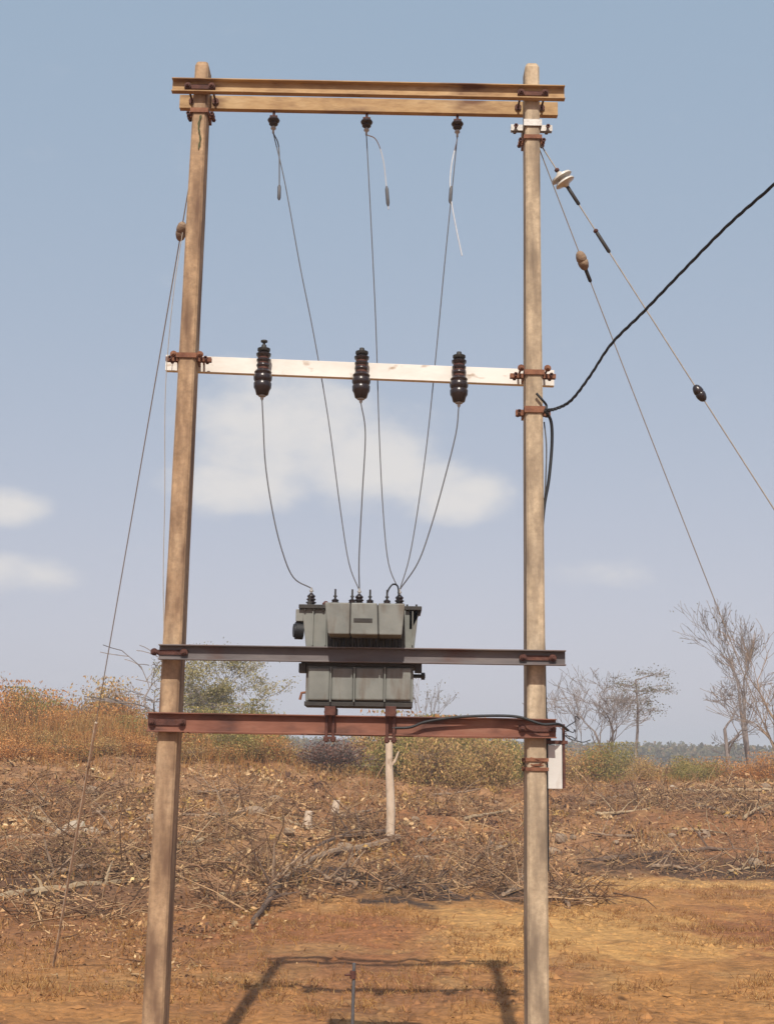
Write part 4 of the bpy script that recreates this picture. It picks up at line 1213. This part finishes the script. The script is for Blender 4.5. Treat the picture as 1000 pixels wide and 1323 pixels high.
# brush heaps
P0s, P1s, cs = [], [], []
for (px, py, n, rx, ry, h, dark) in ((640, 1120, 220, 1.2, 1.5, .55, .4), (660, 1150, 160, 1.0, 1.3, .4, .5), (560, 1140, 150, 1.3, 1.2, .3, .7), (480, 1145, 150, 1.5, 1.2, .25, .8), (735, 1165, 140, .6, 1.0, .45, .6),
                                     (460, 1080, 240, 1.3, 1.2, .45, .7), (800, 1040, 220, 2.0, 1.4, .5, .6), (900, 1040, 280, 2.2, 1.4, .6, .5), (970, 1050, 260, 1.8, 1.4, .6, .5), (900, 1125, 180, 3.0, 1.2, .25, .7),
                                     (60, 1050, 300, 2.2, 1.4, .6, .45), (150, 1040, 280, 1.8, 1.2, .6, .45), (40, 1125, 280, 1.6, 1.2, .4, .6), (170, 1135, 220, 1.4, 1.0, .4, .6), (290, 1085, 280, 1.5, 1.2, .5, .5), (590, 1050, 200, 2.0, 1.4, .4, .3),
                                     (240, 1125, 240, 1.0, 1.0, .5, .5), (330, 1045, 240, 1.6, 1.2, .5, .5), (100, 1100, 260, 1.6, 1.1, .5, .4), (350, 1140, 220, .9, 1.1, .45, .4), (300, 1170, 160, .8, .8, .35, .4), (90, 1185, 150, 1.0, .7, .25, .5)):
    p = on_ground(px, py); n = int(n * (.65 if px < 380 else 1.0))
    x = p.x + g.normal(0, .5, n) * rx; y = p.y + g.normal(0, .5, n) * ry; hh = np.abs(g.normal(0, .4, n)) * h
    L = g.gamma(3, .17, n); az = g.uniform(0, 6.283, n); el = g.normal(.2, .4, n)
    a = np.stack([x, y, terrain(x, y) + hh], 1); b_ = a + np.stack([np.cos(az) * np.cos(el), np.sin(az) * np.cos(el), np.sin(el)], 1) * L[:, None]
    b_[:, 2] = np.maximum(b_[:, 2], terrain(b_[:, 0], b_[:, 1]) + .01)
    P0s.append(a); P1s.append(b_); cs.append(palette(g, n, [(.19, .125, .095), (.34, .225, .155), (.54, .40, .27)], [3.2 * dark, 3.4, 3.2 * (1 - dark) + .8]))
o = sticks('brush_heap', np.concatenate(P0s), np.concatenate(P1s), g.uniform(.006, .017, sum(map(len, P0s))), np.concatenate(cs), 'litter', bend=.10, forks=.7)
tag(o, 'tangled heaps of cut dead brush on the slope', 'brush', kind='stuff')
# fallen leaves, single and swept into low clumps
n = 30000
x, y = scatter(n, -15, 15, 12.5, 44); t = slope_part(x, y)
keep = (t > .02) | (g.uniform(size=n) < .06 + .5 * sstep(1.5, -2.5, x)); x, y = x[keep], y[keep]; n = len(x)
Cs = [np.stack([x, y, terrain(x, y) + g.uniform(.01, .06, n)], 1)]; sz = [g.uniform(.04, .11, n) * np.where(slope_part(x, y) > .02, 1, .45)]
LC = [(.47, .30, .17), (.37, .22, .13), (.62, .45, .28), (.22, .135, .09)]
cl = [palette(g, n, LC, [4, 4, 2, 2], .2)]
nc = 950
cx, cy = scatter(nc, -15, 15, 13, 43); ok = (slope_part(cx, cy) > .03) | ((cx < -1.4) & (g.uniform(size=nc) < .6)); cx, cy = cx[ok], cy[ok]; nc = len(cx)
tones = palette(g, nc, [(.58, .40, .23), (.46, .29, .17), (.33, .20, .13), (.19, .12, .095), (.66, .51, .34), (.50, .36, .15)], [4, 4, 3, 2.0, 3, 2], .15)
for k in range(nc):
    m_ = int(g.integers(25, 70)) * (2 if cy[k] < 17 else 1); r_ = g.uniform(.18, .55)
    xx = cx[k] + g.normal(0, .5, m_) * r_ * 1.3; yy = cy[k] + g.normal(0, .5, m_) * r_
    Cs.append(np.stack([xx, yy, terrain(xx, yy) + np.abs(g.normal(0, .35, m_)) * r_ * .6], 1)); sz.append(g.uniform(.05, .17, m_) * (.38 if cy[k] < 17 else (.62 if cy[k] < 21 else 1.0))); cl.append(np.clip(tones[k] * (1 + g.normal(size=(m_, 1)) * .22), .01, .9))
C = np.concatenate(Cs); burn = np.zeros(len(C))
for key, ax, ay in (((515, 1145), 2.2, 2.4), ((905, 1126), 3.6, 1.8), ((650, 1150), 1.5, 2.0)):
    p = PATCH[key]; burn = np.maximum(burn, sstep(1.1, .5, np.hypot((C[:, 0] - p.x) / ax, (C[:, 1] - p.y) / ay)))
keep = g.uniform(size=len(C)) > burn * .85
C = C[keep]; sz = [np.concatenate(sz)[keep]]; cl = [np.concatenate(cl)[keep]]; n = len(C)
o = quads('leaf_litter', C, np.concatenate(sz), .5, np.concatenate(cl), 'litter', g)
tag(o, 'fallen dry leaves covering the slope', 'leaves', kind='stuff')
# dry grass, thick on the crest and thin on the flat
n = 85000
x, y = scatter(n, -19, 19, 12.5, 50); t = slope_part(x, y)
den = fbm(x * .6, y * .6, 131); left = sstep(-2, -5, x)
pr = np.where(t < .03, .012 + .10 * sstep(1.0, -2.0, x), .05 + .55 * sstep(.45, .62, den) * (.35 + .65 * t)) + .6 * left * sstep(.66, .9, t)
keep = g.uniform(size=n) < pr; x, y, t, left = x[keep], y[keep], t[keep], left[keep]; n = len(x)
L = np.where(t < .05, .4, 1.0) * g.uniform(.12, .38, n) * (1 + 2.2 * left * sstep(.7, .95, t)); az = g.uniform(0, 6.283, n); el = g.normal(1.15, .25, n)
P0 = np.stack([x, y, terrain(x, y) - .02], 1); P1 = P0 + np.stack([np.cos(az) * np.cos(el), np.sin(az) * np.cos(el), np.sin(el)], 1) * L[:, None]
o = sticks('dry_grass', P0, P1, g.uniform(.005, .012, n), palette(g, n, [(.44, .24, .09), (.50, .32, .14), (.34, .17, .065), (.30, .27, .11)], [4, 3, 3, .8]), 'litter')
tag(o, 'dry orange brown grass on the slope and crest', 'grass', kind='stuff')
# low stubble in patches on the flat
nc = 3200
cx, cy = scatter(nc, -7, 10, 10.5, 27); dn = fbm(cx * .7, cy * .45, 211); ok = (slope_part(cx, cy) < .04) & (dn > .50); cx, cy = cx[ok], cy[ok]
k = g.integers(10, 34, len(cx)); x = np.repeat(cx, k); y = np.repeat(cy, k); n = len(x); x = x + g.normal(0, .07, n); y = y + g.normal(0, .10, n)
L = g.uniform(.025, .10, n); az = g.uniform(0, 6.283, n); el = g.normal(.8, .4, n)
P0 = np.stack([x, y, terrain(x, y) - .004], 1); P1 = P0 + np.stack([np.cos(az) * np.cos(el), np.sin(az) * np.cos(el), np.abs(np.sin(el))], 1) * L[:, None]
o = sticks('stubble', P0, P1, g.uniform(.002, .0055, n), palette(g, n, [(.50, .31, .13), (.40, .22, .09), (.30, .155, .075), (.58, .42, .22)], [3, 3, 3, 1]), 'litter')
tag(o, 'low dry stubble in patches on the bare soil', 'stubble', kind='stuff')
# clods and straw on the bare soil of the flat
n = 42000
x, y = scatter(n, -7, 9, 9, 27); den = fbm(x * .8, y * .6, 151); keep = (slope_part(x, y) < .05) & (g.uniform(size=n) < .9 * sstep(.40, .62, den) + .10)
x, y = x[keep], y[keep]; n = len(x); r = np.minimum(g.gamma(1.6, .010, n) + .006, .065)
base = np.array([(1, 0, .1), (0, 1, .1), (-1, 0, .1), (0, -1, .1), (.1, .1, .75), (.5, -.4, .65)]); V = []
a = g.uniform(0, 6.28, n); ca, sa = np.cos(a), np.sin(a); zz = terrain(x, y)
for k in range(6):
    j = g.uniform(.65, 1.25, n); V.append(np.stack([x + r * j * (base[k, 0] * ca - base[k, 1] * sa), y + r * j * (base[k, 0] * sa + base[k, 1] * ca), zz - .006 + r * base[k, 2] * j], 1))
V = np.stack(V, 1).reshape(-1, 3); bi = np.arange(n)[:, None] * 6
Fc = np.concatenate([bi + np.array([f]) for f in ((0, 1, 4), (1, 2, 4), (2, 3, 4), (3, 5, 4), (0, 4, 5), (3, 0, 5))], 0)
me = np_mesh('soil_clods', V, Fc); set_tone(me, np.repeat(np.clip(ground_tone(x, y) * g.uniform(.7, 1.25, (n, 1)), .01, .9), 6, axis=0)); me.materials.append(MATS['litter'])
o = bpy.data.objects.new('soil_clods', me); COL.objects.link(o); tag(o, 'loose clods and crumbs on the bare soil', 'clods', kind='stuff')

# far woodland on the horizon, one mass
n = 130000
x = g.uniform(-125, 130, n); y = g.uniform(235, 330, n)
h = 3.0 + 4.0 * fbm(x * .06, y * .05, 171) + 3.0 * (fbm(x * .3, y * .25, 181) - .5)
z = terrain(x, y) - .5 + h * g.uniform(.0, 1, n)
C = np.stack([x, y, z], 1)
o = quads('far_woodland', C, g.uniform(.45, 1.1, n), .8, palette(g, n, [(.12, .13, .065), (.16, .145, .08), (.20, .15, .10), (.10, .10, .06)], [3, 3, 3, 2]), 'litter', g)
tag(o, 'distant woodland line on the horizon', 'woodland', kind='stuff')

# hazy air round the whole place
hm = bpy.data.materials.new('air'); hm.use_nodes = True; hn = hm.node_tree; hn.nodes.clear()
ho = hn.nodes.new('ShaderNodeOutputMaterial'); hv = hn.nodes.new('ShaderNodeVolumePrincipled')
hv.inputs['Color'].default_value = (.90, .92, .96, 1); hv.inputs['Density'].default_value = .0016; hv.inputs['Anisotropy'].default_value = 0.0
hn.links.new(hv.outputs[0], ho.inputs['Volume'])
m = MB(); zmin = float(GZ.min()) - 1.0
m.box((gx[0] - 5, gy[0] - 5, zmin), (gx[-1] + 5, gy[-1] + 5, 14.0))
MATS['air'] = hm
tag(m.build('haze', 'air'), 'thin pale dusty haze in the air', 'haze', kind='stuff')
